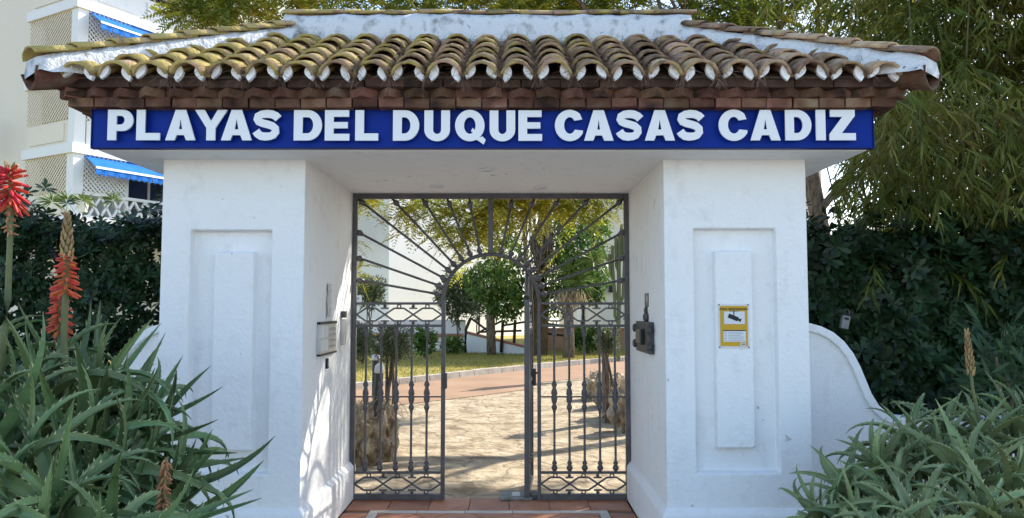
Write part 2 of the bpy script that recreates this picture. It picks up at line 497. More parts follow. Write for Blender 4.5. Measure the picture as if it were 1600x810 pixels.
gr = sheet('ground', [(-400, -400), (400, -400), (400, 600), (-400, 600)], -0.06, SOIL)
sheet('pavement', [(-1.5, 1.2), (-14, 1.2), (-14, -14), (14, -14), (14, 1.2), (1.8, 1.2), (1.8, 4.62), (-1.5, 4.62)], -0.03, mat('paving_beige', [(.36, .33, .29), (.46, .42, .37)], scale=4, rough=.9, bump=.3))
sheet('garden_path', [(-14, 6.16), (14, 6.16), (14, 40), (-14, 40)], -0.02, PAVE)

kerb_px = [(480, 620), (550, 608), (620, 600), (690, 592), (760, 584), (817, 578), (863, 573), (920, 568), (985, 563), (1100, 556)]
kerb_g = [gp(*p) for p in kerb_px]
edge_px = [(480, 652), (550, 642), (620, 632), (690, 624), (760, 616), (820, 608), (850, 596), (930, 588), (1000, 584), (1100, 580)]
edge_g = [gp(*p) for p in edge_px]
sheet('terracotta_road', [(p.x, p.y) for p in edge_g] + [(p.x, p.y) for p in reversed(kerb_g)], -0.012, ROAD)
lawn = sheet('lawn', [(p.x, p.y + 0.1) for p in kerb_g] + [(40, 40), (40, 60), (-30, 60), (-30, 16)], 0.03, LAWN)

# kerb stones, one by one along the curve
kerb = thing('kerb', 'pale stone kerb curving along the lawn beside the terracotta road', 'kerb')
kst = MB().box(-.19, .19, -.07, .07, 0, .13)
kme = kst.mesh('kerb_stone', KERB)
dens = []
for a, b in zip(kerb_g[:-1], kerb_g[1:]):
    n = max(1, int((b - a).length / 0.39))
    for i in range(n):
        dens.append((a.lerp(b, (i + .5) / n), math.atan2(b.y - a.y, b.x - a.x), (b - a).length / n / 0.39))
for p, r, s in dens[:120]:
    o = obj('kerb_stone', kme, kerb, (p.x, p.y, -0.02 + random.uniform(-.006, .006))); o.rotation_euler = (0, 0, r + random.uniform(-.02, .02)); o.scale = (s * .985, 1, 1)

# lawn blades
n = 60000
t = rng.uniform(0, 1, n)
ky = np.array([[p.x, p.y] for p in kerb_g])
gx = rng.uniform(-9, 9, n); gy0 = np.interp(gx, ky[:, 0], ky[:, 1]) + 0.15
gy = gy0 + (27 - gy0) * t
P = np.stack([gx, gy, np.full(n, 0.025)], 1)
D = np.stack([rng.normal(0, .45, n), rng.normal(0, .45, n), np.ones(n)], 1)
g = leaves('lawn_grass', P, D, rng.uniform(.04, .09, n), .012, GRASS)
tag(g, 'short yellowish green mown grass on the lawn beyond the gate', 'grass', kind='stuff')

# ================================================================== GATEHOUSE
gh = thing('gatehouse', 'white stucco gatehouse with tiled hip roof and open passage', 'gatehouse')
PH, PO, YF, YB, ZS = 1.10, 1.975, 4.68, 6.14, 2.405


def pillar(side):
    mb = MB()
    x0, x1 = (-PO, -PH) if side < 0 else (PH, PO)
    if side < 0:
        r1 = (-1.796, -1.298, .497, 1.970); r2 = (-1.652, -1.402, .632, 1.838)
    else:
        r1 = (1.279, 1.784, .503, 1.980); r2 = (1.404, 1.640, .648, 1.842)
    d = 0.058
    rings = [((x0, x1, 0.0, ZS + .02), YF), (r1, YF), (tuple(np.add(r1, (.006, -.006, .008, -.006))), YF + d), (r2, YF + d),
             (tuple(np.add(r2, (.005, -.005, .005, -.005))), YF + 0.001)]
    vs = []
    for (a, b, c, e), y in rings:
        vs += [(a, y, c), (b, y, c), (b, y, e), (a, y, e)]
    fs = []
    for k in range(len(rings) - 1):
        for i in range(4):
            j = (i + 1) % 4
            fs.append((4 * k + i, 4 * k + j, 4 * k + 4 + j, 4 * k + 4 + i))
    q = 4 * (len(rings) - 1)
    fs.append((q, q + 1, q + 2, q + 3))
    o = len(vs)
    vs += [(x0, YB, 0), (x1, YB, 0), (x1, YB, ZS + .02), (x0, YB, ZS + .02)]
    fs += [(1, o + 1, o + 2, 2), (o, 0, 3, o + 3), (o + 1, o, o + 3, o + 2), (3, 2, o + 2, o + 3), (0, o, o + 1, 1)]
    mb.add(vs, fs)
    p = mb.build('pillar', WHITE, gh, bevel=0.009, seg=3)
    # plinth with a weathered sloping top
    pm = MB()
    e = 0.035
    pr = [(x0 - e, YF - e, 0), (x1 + e, YF - e, 0), (x1 + e, YB + e, 0), (x0 - e, YB + e, 0)]
    lo = [Vector(v) for v in pr]
    mid = [v + Vector((0, 0, .262)) for v in lo]
    top = [Vector((x0 + .002, YF + .002, .305)), Vector((x1 - .002, YF + .002, .305)), Vector((x1 - .002, YB - .002, .305)), Vector((x0 + .002, YB - .002, .305))]
    pm.add(lo + mid + top, [(i, (i + 1) % 4, (i + 1) % 4 + 4, i + 4) for i in range(4)] + [(i + 4, (i + 1) % 4 + 4, (i + 1) % 4 + 8, i + 8) for i in range(4)] + [(3, 2, 1, 0), (8, 9, 10, 11)])
    pm.build('plinth', WHITE, p, bevel=0.012, seg=3)


pillar(-1); pillar(1)
MB().box(-2.235, 2.235, 4.41, 6.40, ZS, 2.64).build('lintel', WHITE, gh, bevel=0.01, seg=2)

# cornice of three brick courses round a mortar core
core = MB().box(-2.30, 2.30, 4.345, 6.465, 2.641, 2.79).build('cornice', JOINT, gh)
bmesh_flat = MB().box(-.071, .071, 0, .12, 0, .052).mesh('brick', BRICK)
DBRICK = mat('shaded_dark_brick', [(0.025, 0.016, 0.013), (0.07, 0.038, 0.027), (0.10, 0.06, 0.045)], scale=8, rough=0.9, bump=0.5, bscale=45, objrand=0.35)  # dark brick of the top course, shade under the tiles included in its colour
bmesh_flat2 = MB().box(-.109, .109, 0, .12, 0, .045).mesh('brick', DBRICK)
bmesh_saw = MB().box(-.056, .056, -.056, .056, 0, .05, Matrix.Rotation(R(45), 4, 'Z')).mesh('brick', BRICK)


def course(me, hw, yf, z, step, jit, saw=False, sides=True):
    n = int(round(2 * hw / step)); st = 2 * hw / n
    for i in range(n):
        x = -hw + (i + .5) * st
        o = obj('brick', me, core, (x + random.uniform(-jit, jit), yf + random.uniform(-jit, jit) + (.079 if saw else 0), z + random.uniform(-.003, .003)))
        o.rotation_euler = (random.uniform(-.03, .03), random.uniform(-.02, .02), random.uniform(-.04, .04))
        o.scale = (st / step * .985, 1, random.uniform(.95, 1.04))
    depth = 2 * (5.405 - yf)
    m = int(round(depth / step)); st = depth / m
    for s in (-1, 1):
        for i in range(m):
            y = yf + (i + .5) * st
            if not saw and (i == 0 or i == m - 1):
                y += 0.06 if i == 0 else -.06
            o = obj('brick', me, core, (s * (hw - (.079 if saw else 0)) + random.uniform(-jit, jit), y, z + random.uniform(-.003, .003) + .0015))
            o.rotation_euler = (0, 0, (R(90) if s > 0 else R(-90)) + random.uniform(-.03, .03))
            o.scale = (st / step * .94, 1, 1)


course(bmesh_flat, 2.355, 4.30, 2.634, .148, .004)
course(bmesh_saw, 2.415, 4.25, 2.686, .152, .004, saw=True)
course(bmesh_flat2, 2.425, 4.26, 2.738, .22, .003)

# ---- roof
EX, EY, RX, RY = 2.50, 4.17, 1.38, 5.38      # eave corner and ridge end in plan
YC = 5.40
SL = 0.525                                     # rise per metre


def deck_z(y):
    return 2.775 + SL * (y - 4.20)


dk = MB()
ez, rz = 2.787, deck_z(5.39)
dk.add([(-2.45, 4.24, ez), (2.45, 4.24, ez), (2.45, 6.56, ez), (-2.45, 6.56, ez), (-RX, 5.38, rz), (RX, 5.38, rz), (RX, 5.42, rz), (-RX, 5.42, rz)],
       [(0, 1, 5, 4), (1, 2, 6, 5), (2, 3, 7, 6), (3, 0, 4, 7), (4, 5, 6, 7), (3, 2, 1, 0)])
roof = dk.build('roof', JOINT, gh)


def barrel_mesh(name, r0, r1, L, th=.014, flat=.88, up=1, seed=0, a0=8, a1=172, mt=None):
    """clay barrel tile along +Y, lower (open) end at y=0; up=-1 makes a channel"""
    rr = random.Random(seed)
    mb = MB()
    n, rows = 8, 3
    vs = []
    for layer in (0, 1):
        for j in range(rows):
            t = j / (rows - 1)
            r = (r0 * (1 - t) + r1 * t) - (th if layer else 0)
            for i in range(n + 1):
                a = R(a0 + (a1 - a0) * i / n)
                e = rr.uniform(-.004, .004) if layer == 0 else 0
                vs.append(((r + e) * math.cos(a), t * L + (rr.uniform(-.006, .006) if j == 0 else 0), up * (r + e) * flat * math.sin(a)))
    W = n + 1; O = rows * W
    fs = []
    for j in range(rows - 1):
        for i in range(n):
            fs.append((j * W + i, j * W + i + 1, (j + 1) * W + i + 1, (j + 1) * W + i))
            fs.append((O + j * W + i, O + (j + 1) * W + i, O + (j + 1) * W + i + 1, O + j * W + i + 1))
    for i in range(n):
        fs.append((i, O + i, O + i + 1, i + 1))
        q = (rows - 1) * W
        fs.append((q + i, q + i + 1, O + q + i + 1, O + q + i))
    for j in range(rows - 1):
        fs.append((j * W, (j + 1) * W, O + (j + 1) * W, O + j * W))
        fs.append((j * W + n, O + j * W + n, O + (j + 1) * W + n, (j + 1) * W + n))
    mb.add(vs, fs)
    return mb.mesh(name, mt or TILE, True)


covers = [barrel_mesh('roof_tile', .097 + .002 * (i % 3), .078, .36, seed=i, flat=.92, th=.017) for i in range(5)]
chans = [barrel_mesh('channel_tile', .062, .085, .40, seed=20 + i, up=-1, flat=.75) for i in range(3)]
ang = math.atan(SL)
STEP = 0.182                                    # exposed length in plan


def run_tiles(x, ylimit, frame, first):
    """a row of cover tiles from the eave upwards; frame maps local (x, y, z) of the front slope to the roof"""
    y = 4.175; k = 0
    while y < ylimit - .03 and k < 7:
        base = Vector((x + random.uniform(-.006, .006), y, deck_z(y) - .012 + .004))
        fit = min(1.0, (ylimit + .05 - y) / .30)
        if fit < .35:
            break
        rot = Euler((ang - .080 + random.uniform(-.03, .03), random.uniform(-.075, .075), random.uniform(-.05, .05))).to_matrix().to_4x4()
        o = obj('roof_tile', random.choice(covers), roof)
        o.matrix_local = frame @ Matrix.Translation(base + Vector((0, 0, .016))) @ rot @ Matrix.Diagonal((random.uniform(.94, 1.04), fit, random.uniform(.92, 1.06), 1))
        y += STEP + random.uniform(-.008, .008); k += 1


def run_channel(x, ylimit, frame):
    y = 4.20
    while y < ylimit - .1:
        o = obj('channel_tile', random.choice(chans), roof)
        o.matrix_local = frame @ Matrix.Translation((x, y, deck_z(y) + .050)) @ Euler((ang - .03, 0, 0)).to_matrix().to_4x4()
        y += .33


FRONT = Matrix.Identity(4)
BACK = Matrix.Translation((0, 2 * YC, 0)) @ Matrix.Rotation(math.pi, 4, 'Z')


def hip_y(x):
    return min(5.22, EY + (EX - abs(x)) * (RY - EY) / (EX - RX))


cov_x = [(i - 11) * .2035 for i in range(23)]
for fr in (FRONT, BACK):
    for x in cov_x:
        run_tiles(x, hip_y(x), fr, True)
    for i in range(22):
        x = cov_x[i] + .102
        run_channel(x, hip_y(x) + .05, fr)
# end slopes: the same courses turned a quarter
for sgn in (1, -1):
    Q = Matrix.Translation((sgn * (EX - 4.17 + 0.0) + sgn * 0, YC, 0))
    turn = Matrix.Rotation(R(90) * sgn, 4, 'Z')
    fr = Matrix.Translation((sgn * (2.48 + 4.195), YC, 0)) @ turn
    for i in range(11):
        x = (i - 5) * .2035
        lim = 4.195 + (1.2 - abs(x)) * (EX - RX) / (RY - EY)
        run_tiles(x, min(lim - .13, 5.02), fr, True)
        if i < 10:
            run_channel(x + .102, min(lim - .25, 5.0), fr)

# mortar dabs that stop the open tile ends
dab = MB()
ro, ri = .074, .030
pts = [(.070, -.034), (.080, -.012)] + [(ro * math.cos(R(a)), ro * .88 * math.sin(R(a))) for a in (5, 20, 36, 50, 58)] + [(.033, .040), (.029, .020), (.034, .000), (.050, -.020)]
dab.prism(pts, .010, .035)
dme = dab.mesh('mortar_dab', WHITE)
for fr in (FRONT, BACK):
    for x in cov_x:
        for s in (-1, 1):
            o = obj('mortar_dab', dme, roof)
            o.matrix_local = fr @ Matrix.Translation((x, 4.178 + random.uniform(-.004, .006), 2.792)) @ Euler((random.uniform(-.15, .1), random.uniform(-.16, .16), random.uniform(-.15, .15))).to_matrix().to_4x4() @ Matrix.Diagonal((s * random.uniform(.98, 1.14), 1, random.uniform(.85, 1.08), 1))

# ridge and hips: a white mortar spine capped with barrel tiles
rm = MB()
n = 34
prof = [(-.21, 3.22), (-.185, 3.36), (-.15, 3.50), (-.11, 3.555), (.11, 3.555), (.15, 3.50), (.185, 3.36), (.21, 3.22)]
for i in range(n + 1):
    x = -1.43 + 2.86 * i / n
    for (dy, z) in prof:
        rm.v.append((x, YC + dy + random.uniform(-.008, .008), z + random.uniform(-.008, .008)))
k = len(prof)
for i in range(n):
    for j in range(k - 1):
        rm.f.append((i * k + j, i * k + j + 1, (i + 1) * k + j + 1, (i + 1) * k + j))
rm.f.append(tuple(range(k))); rm.f.append(tuple(n * k + j for j in range(k))[::-1])
ridge = rm.build('ridge', MORTAR, roof, smooth=True)
caps = [barrel_mesh('ridge_tile', .120, .100, .30, seed=40 + i, flat=.48, th=.02, a0=4, a1=176) for i in range(3)]
for i in range(12):
    o = obj('ridge_tile', random.choice(caps), roof)
    o.matrix_local = Matrix.Translation((-1.44 + i * .238, YC, 3.558 + random.uniform(-.004, .006))) @ Euler((0, 0, R(-90) + random.uniform(-.02, .02))).to_matrix().to_4x4() @ Euler((.035, random.uniform(-.03, .03), 0)).to_matrix().to_4x4()
for sx in (-1, 1):
    for sy in (-1, 1):
        A = Vector((sx * 2.485, YC + sy * (YC - 4.165), 2.875)); B = Vector((sx * 1.37, YC + sy * .03, 3.50))
        d = B - A; Lh = d.length; d.normalize()
        side = Vector((-d.y, d.x, 0)).normalized()
        hm = MB(); n = 26
        for i in range(n + 1):
            t = i / n
            c = A.lerp(B, t)
            low = .10 + .11 * min(1, t * 4)
            for (w, h) in ((-.155, -low), (-.118, -.05), (-.088, -.008), (.088, -.008), (.118, -.05), (.155, -low)):
                j = .007
                hm.v.append(tuple(c + side * (w + random.uniform(-j, j)) + Vector((0, 0, h + random.uniform(-j, j)))))
        for i in range(n):
            for j in range(5):
                hm.f.append((i * 6 + j, i * 6 + j + 1, (i + 1) * 6 + j + 1, (i + 1) * 6 + j))
        hm.f.append(tuple(range(6))); hm.f.append(tuple(n * 6 + j for j in range(6))[::-1])
        hip = hm.build('hip', MORTAR, roof, smooth=True)
        # cap tiles
        elev = math.atan2(d.z, math.hypot(d.x, d.y)); az = math.atan2(d.y, d.x) - R(90)
        hn = 8
        for i in range(hn):
            c = A + d * (Lh * i / hn - .012)
            o = obj('hip_tile', random.choice(caps), roof)
            o.matrix_local = Matrix.Translation(c + Vector((0, 0, .0 + random.uniform(-.003, .004)))) @ Euler((0, 0, az + random.uniform(-.02, .02))).to_matrix().to_4x4() @ Euler((elev - .05, 0, 0)).to_matrix().to_4x4()
        # corner gutter tile under the hip end
        o = obj('corner_tile', barrel_mesh('corner_tile', .135, .11, .40, up=-1, seed=60, flat=.95, mt=BRICK), roof)
        o.matrix_local = Matrix.Translation(A + Vector((sx * .012, sy * .012, -.055))) @ Euler((0, 0, az)).to_matrix().to_4x4() @ Euler((elev * .5, 0, 0)).to_matrix().to_4x4()

# dry needles lying in the channels
n = 12000
ci = rng.integers(0, 22, n)
cx = np.array(cov_x)[ci] + .102
yy = rng.uniform(4.17, 5.2, n) ** 1.0
keep = yy < np.minimum(5.22, EY + (EX - np.abs(cx)) * (RY - EY) / (EX - RX))
amount = np.interp(cx, [-2.3, -1.6, -.9, 0, 1.0, 1.7, 2.3], [.15, .35, .7, 1, .9, .5, .12])
keep &= rng.uniform(0, 1, n) < amount
ci, cx, yy = ci[keep], cx[keep], yy[keep]
n = len(cx)
P = np.stack([cx + rng.normal(0, .024, n), yy, 2.775 + SL * (yy - 4.2) + .03 + np.abs(rng.normal(0, .02, n)) * np.where(yy > 4.95, .4, 1)], 1)
D = np.stack([rng.normal(0, .5, n), rng.normal(-.6, .6, n), rng.normal(-.25, .3, n)], 1)
lit = leaves('needle_litter', P, D, rng.uniform(.05, .13, n), rng.uniform(.0015, .003, n), LITTER, droop=.12)
tag(lit, 'dry brown needles caught between the roof tile rows', 'litter', kind='stuff')
# a few hanging over the eave
n = 520
ci = rng.integers(2, 19, n); cx = np.array(cov_x)[ci] + .102 + rng.normal(0, .02, n)
P = np.stack([cx, rng.uniform(4.15, 4.20, n), rng.uniform(2.74, 2.80, n)], 1)
D = np.stack([rng.normal(0, .4, n), rng.normal(-.2, .3, n), -np.abs(rng.normal(.6, .4, n))], 1)
l2 = leaves('hanging_litter', P, D, rng.uniform(.04, .10, n), .002, LITTER, droop=.2)
tag(l2, 'dry needles hanging in tufts over the roof eave', 'litter', kind='stuff')

# ---- passage ceiling spots
for px, py, w in ((683, 291, 'ceiling spotlight nearest the intercom wall'), (760, 265, 'ceiling spotlight nearest the blue sign, middle of three'), (845, 292, 'ceiling spotlight nearest the letter box wall')):
    u, v = (px - 800) / 1200, (405 - py) / 1200
    t = (ZS - CAM.z) / (math.sin(PITCH) + v * math.cos(PITCH))
    x, y = CAM.x + u * t, t * (math.cos(PITCH) - v * math.sin(PITCH))
    s = thing('ceiling_spotlight', 'small round ' + w, 'spotlight', (x, y, ZS), group='ceiling spotlights')
    ring = MB(); ring.tube([(.045 * math.cos(a), .045 * math.sin(a), -.004) for a in [2 * math.pi * i / 20 for i in range(20)]], .009, 6, closed=True)
    ring.build('trim_ring', PLASTICW, s, smooth=True)
    MB().lathe([(.037, -.001), (.037, -.004), (.02, -.006)], n=16).build('lens', STEEL, s)

# ================================================================== passage floor with tiles
pf = tag(MB().box(-1.064, 1.064, 4.62, 6.155, -.05, -.012).build('passage_floor', GROUT), kind='structure')


def clip(poly, xmin, xmax, ymin, ymax):
    def cut(ps, f, inter):
        out = []
        for i in range(len(ps)):
            a, b = ps[i - 1], ps[i]
            if f(b):
                if not f(a): out.append(inter(a, b))
                out.append(b)
            elif f(a):
                out.append(inter(a, b))
        return out
    for ax, lim, s in ((0, xmin, 1), (0, xmax, -1), (1, ymin, 1), (1, ymax, -1)):
        if not poly: return poly
        def inter(a, b):
            t = (lim - a[ax]) / (b[ax] - a[ax])
            return (a[0] + t * (b[0] - a[0]), a[1] + t * (b[1] - a[1]))
        poly = cut(poly, lambda p: (p[ax] - lim) * s >= 0, inter)
    return poly


def floor_piece(name, poly, m, top=0.0):
    cxm = sum(p[0] for p in poly) / len(poly); cym = sum(p[1] for p in poly) / len(poly)
    mb = MB()
    nn = len(poly)
    vs = [(x - cxm, y - cym, -.014) for x, y in poly] + [(x - cxm, y - cym, 0) for x, y in poly]
    mb.add(vs, [tuple(range(nn))[::-1], tuple(range(nn, 2 * nn))] + [(i, (i + 1) % nn, (i + 1) % nn + nn, i + nn) for i in range(nn)])
    mb.build(name, m, pf, loc=(cxm, cym, top + random.uniform(-.0012, .0012)))


IX, IY0, IY1 = .80, 4.7, 5.70
s = 0.30
for i in range(-10, 11):
    for j in range(0, 12):
        c = ((i + .5 * (j % 2)) * s * 1.4142, 4.5 + j * s * .7071)
        h = s * .7071 - .006
        poly = clip([(c[0] - h, c[1]), (c[0], c[1] - h), (c[0] + h, c[1]), (c[0], c[1] + h)], -IX, IX, IY0, IY1)
        if len(poly) >= 3:
            a = abs(sum(poly[k - 1][0] * poly[k][1] - poly[k][0] * poly[k - 1][1] for k in range(len(poly)))) / 2
            if a > .002:
                floor_piece('floor_tile', poly, TERRA)
for i in range(5):   # pale band
    x0, x1 = -IX - .075 + i * .35, -IX - .075 + (i + 1) * .35 - .004
    floor_piece('band_tile', [(x0, IY1 + .008), (x1, IY1 + .008), (x1, IY1 + .078), (x0, IY1 + .078)], BORDER, .001)
for sx in (-1, 1):
    for j in range(3):
        y0, y1 = 4.72 + j * .328, 4.72 + (j + 1) * .328 - .005
        a, b = sorted((sx * (IX + .008), sx * (IX + .075)))
        floor_piece('band_tile', [(a, y0), (b, y0), (b, y1), (a, y1)], BORDER, .001)
        a, b = sorted((sx * (IX + .083), sx * 1.06))
        floor_piece('border_tile', [(a, y0), (b, y0), (b, y1), (a, y1)], TERRA)
for i in range(7):
    x0 = -1.06 + i * .303
    floor_piece('border_tile', [(x0, IY1 + .086), (x0 + .297, IY1 + .086), (x0 + .297, 6.15), (x0, 6.15)], TERRA)

# floor closer plate under the leaf's pivot
fp = thing('floor_closer', 'grey metal floor closer box under the open gate leaf', 'floor closer', (0, 0, 0))
c = gp(806, 777)
m = MB(); m.box(c.x - .12, c.x + .13, c.y - .11, c.y + .10, .0, .022)
m.build('cover', mat('closer_metal', [(0.13, .14, .13), (.26, .27, .25)], scale=18, rough=.5, bump=.3), fp, bevel=.006)
MB().box(c.x - .03, c.x + .035, c.y - .06, c.y + .06, .0225, .027).build('badge', STEEL, fp, bevel=.002)
MB().box(c.x + .115, c.x + .20, c.y - .085, c.y + .08, .0, .035).build('pivot_arm', DARKM, fp, bevel=.004)

# ================================================================== SIGN
sg = thing('sign_board', 'long blue sign board with raised white capital letters above the passage', 'sign', (0, 4.405, 2.5275))
MB().box(-2.25, 2.25, -.028, 0, -.1105, .1105).build('panel', BLUE, sg)
fr = MB()
fr.box(-2.256, 2.256, -.036, .002, .1105, .1175).box(-2.256, 2.256, -.036, .002, -.1175, -.1105).box(-2.256, -2.2505, -.036, .002, -.1105, .1105).box(2.2505, 2.256, -.036, .002, -.1105, .1105)
fr.build('frame', BLUED, sg)


def arc(cx, cy, rx, ry, a0, a1, n=14):
    return [(cx + rx * math.cos(R(a0 + (a1 - a0) * i / n)), cy + ry * math.sin(R(a0 + (a1 - a0) * i / n))) for i in range(n + 1)]


def glyph(c, w):
    """outlines of a heavy grotesque capital, height 1, width w"""
    s = .285
    h = .235
    if c == 'L': return [[(0, 0), (w, 0), (w, h), (s, h), (s, 1), (0, 1)]]
    if c == 'I': return [[(0, 0), (w, 0), (w, 1), (0, 1)]]
    if c == 'E': return [[(0, 0), (w, 0), (w, .22), (s, .22), (s, .40), (w * .93, .40), (w * .93, .605), (s, .605), (s, .78), (w * .98, .78), (w * .98, 1), (0, 1)]]
    if c == 'Z': return [[(0, 0), (w, 0), (w, .23), (.40, .23), (w * .98, .80), (w * .98, 1), (.03, 1), (.03, .77), (w - .42, .77), (0, .20)]]
    if c == 'Y': return [[(w / 2 - .145, 0), (w / 2 + .145, 0), (w / 2 + .145, .40), (w, 1), (w - .32, 1), (w / 2, .63), (.32, 1), (0, 1), (w / 2 - .145, .40)]]
    if c == 'A': return [[(0, 0), (.30, 0), (.37, .17), (w - .37, .17), (w - .30, 0), (w, 0), (w / 2 + .17, 1), (w / 2 - .17, 1)], [(.435, .36), (w / 2, .70), (w - .435, .36)]]
    if c == 'P':
        o = [(0, 0), (s, 0), (s, .30)] + arc(w - .35, .65, .35, .35, -90, 90) + [(0, 1)]
        i = [(s, .51)] + arc(w - .42, .655, .135, .145, -90, 90) + [(s, .80)]
        return [o, i]
    if c == 'D':
        o = [(0, 0)] + arc(w - .47, .5, .47, .5, -90, 90, 20) + [(0, 1)]
        i = [(s, .235)] + arc(w - .47, .5, .185, .265, -90, 90, 16) + [(s, .765)]
        return [o, i]
    if c == 'U':
        o = [(0, 1), (0, .36)] + arc(w / 2, .36, w / 2, .375, 180, 360, 20) + [(w, 1), (w - s, 1), (w - s, .36)] + arc(w / 2, .36, w / 2 - s, .14, 360, 180, 14) + [(s, 1)]
        return [o]
    if c == 'C':
        rx = w * .53
        a = arc(rx, .5, rx, .515, 38, 338, 34)
        b = arc(rx, .5, rx - .30, .275, 330, 42, 24)
        return [[(w * .97, .70)] + a[1:-1] + [(w, .33), (w - .27, .25 + .11)] + b[1:-1] + [(w - .28, .655)]]
    if c == 'Q':
        rx = w * .48
        o = arc(rx, .5, rx, .515, -50, 295, 40)
        o += [(w * .76, -.0), (w * .93, -.12), (w * 1.0, .03), (w * .90, .14)]
        i = arc(rx, .5, rx - .29, .275, -30, 300, 26) + [(w * .57, .27), (w * .52, .32), (w * .57, .42), (w * .64, .36)]
        return [o, i]
    if c == 'S':
        # spine drawn as a thick band along a curve
        cl = [(w - .05, .715), (w - .13, .80), (w - .27, .862), (w * .5, .875), (w * .32, .855), (w * .18, .79), (w * .155, .70), (w * .21, .62), (w * .36, .565),
              (w * .55, .525), (w * .72, .475), (w * .835, .39), (w * .845, .28), (w * .76, .18), (w * .62, .135), (w * .46, .125), (w * .30, .145), (w * .19, .215), (.10, .305)]
        # smooth
        P_ = [Vector((x, y)) for x, y in cl]
        L_, R_ = [], []
        n_ = len(P_)
        for k_ in range(n_):
            d_ = (P_[min(k_ + 1, n_ - 1)] - P_[max(k_ - 1, 0)]).normalized()
            nn = Vector((-d_.y, d_.x))
            hw = .125 if 3 < k_ < n_ - 4 else .132
            L_.append(P_[k_] + nn * hw); R_.append(P_[k_] - nn * hw)
        return [[tuple(v) for v in L_] + [tuple(v) for v in reversed(R_)]]


def letter_mesh(c, w, H, depth, m):
    cu = bpy.data.curves.new('letter', 'CURVE')
    cu.dimensions = '2D'; cu.fill_mode = 'BOTH'; cu.extrude = depth / 2
    for ol in glyph(c, w):
        sp = cu.splines.new('POLY'); sp.points.add(len(ol) - 1); sp.use_cyclic_u = True
        for p_, (x, y) in zip(sp.points, ol):
            p_.co = (x * H, y * H, 0, 1)
    tmp = bpy.data.objects.new('letter_curve', cu); COL.objects.link(tmp)
    dg = bpy.context.evaluated_depsgraph_get()
    me = bpy.data.meshes.new_from_object(tmp.evaluated_get(dg))
    bpy.data.objects.remove(tmp); bpy.data.curves.remove(cu)
    me.materials.clear(); me.materials.append(m)
    me.name = 'letter'
    return me


LET = [('P', 168, 208), ('L', 213, 250), ('A', 257, 307), ('Y', 304, 355), ('A', 344, 395), ('S', 395, 437), ('D', 459, 503), ('E', 507.5, 546), ('L', 555, 591),
       ('D', 614, 655), ('U', 663, 703), ('Q', 711, 759), ('U', 765, 805), ('E', 810, 847), ('C', 867, 911), ('A', 911, 960), ('S', 963, 1003), ('A', 1006, 1056),
       ('S', 1058, 1099), ('C', 1123, 1168), ('A', 1171, 1221), ('D', 1227, 1268), ('I', 1275, 1290), ('Z', 1296, 1337)]
LH = .176
LY = 4.330
for c, a, b in LET:
    if c == 'A': a, b = a + 1.5, b - 1.5
    x0, x1 = at(a, 198, LY).x, at(b, 198, LY).x
    me = letter_mesh(c, (x1 - x0) / LH, LH, .010, LETTER)
    sagz = .004 * abs((a - 760) / 600) - .002
    o = obj('letter', me, sg, (x0, LY - 4.405 + .005, -.079 + sagz)); o.rotation_euler = (R(90), 0, 0)
# stand-off pins that hold the letters clear of the panel
PINS = {'A': (.15, .06), 'Y': (.5, .15), 'S': (.5, .5), 'C': (.14, .5), 'Q': (.14, .5), 'Z': (.5, .1), 'D': (.14, .5), 'P': (.14, .5), 'L': (.14, .5), 'U': (.14, .6), 'E': (.14, .5), 'I': (.5, .5)}
pin = MB().box(-.004, .004, -.055, -.026, -.004, .004).mesh('letter_pin', STEEL)
for c, a, b in LET:
    fx, fz = PINS[c]
    x = at(a, 198, LY).x + (fx * (b - a) / 1200 * LY if c in 'YSZI' else fx * LH)
    obj('letter_pin', pin, sg, (x, 0, -.079 + fz * LH))

# ================================================================== IRON GATE
GY = 6.10
gate = thing('iron_gate', 'grey wrought iron gate screen with sunray fan above two railed panels', 'gate', (0, GY, 0))
BW = .036
f = MB()
f.box(-1.098, -1.062, -.02, .02, .0, 2.403).box(1.062, 1.098, -.02, .02, .0, 2.403).box(-1.062, 1.062, -.02, .02, 2.362, 2.403)
PX = .372
f.box(-PX - .016, -PX + .016, -.02, .02, .0, 1.545).box(PX - .002, PX + .026, -.02, .02, .0, 1.545)
f.box(-.02, .02, -.016, .016, 1.925, 2.362)
for s in (-1, 1):
    xa, xb = sorted((s * (PX + (.016 if s < 0 else .026)), s * 1.062))
    f.box(xa, xb, -.018, .018, .0, .045)          # bottom rail
    for z in (1.352, 1.528, .208):
        f.box(xa, xb, -.010, .010, z - .010, z + .010)
    f.box(xa, xb, -.005, .005, .789, .801)
f.tube([((PX + .010) * math.cos(R(a)) + 0.002, 0, 1.535 + .385 * math.sin(R(a))) for a in range(0, 181, 6)], .017, 6)
f.build('frame', IRON, gate, bevel=.003, seg=1)
# sun rays
def ray(x, z):
    p = Vector((x, 0, z)); c = Vector((0, 0, 1.53))
    d = (c - p); L = d.length; d.normalize()
    q = c - d * .395
    m = MB(); m.tube([p, q], .0108, 6)
    for t0 in (.02, (q - p).length - .06):
        a = p + d * t0
        m.tube([a, a + d * .012, a + d * .03, a + d * .045, a + d * .06], [.011, .022, .026, .018, .011], 8)
    m.build('ray_bar', IRON, gate, smooth=True)


for s in (-1, 1):
    for (px, py) in ((559, 311), (613, 311), (660, 311), (699, 311), (733, 311), (554, 360), (554, 401), (554, 437)):
        w = at(px, py, GY)
        ray(s * w.x if s < 0 or True else 0, w.z) if s > 0 else ray(-w.x, w.z)
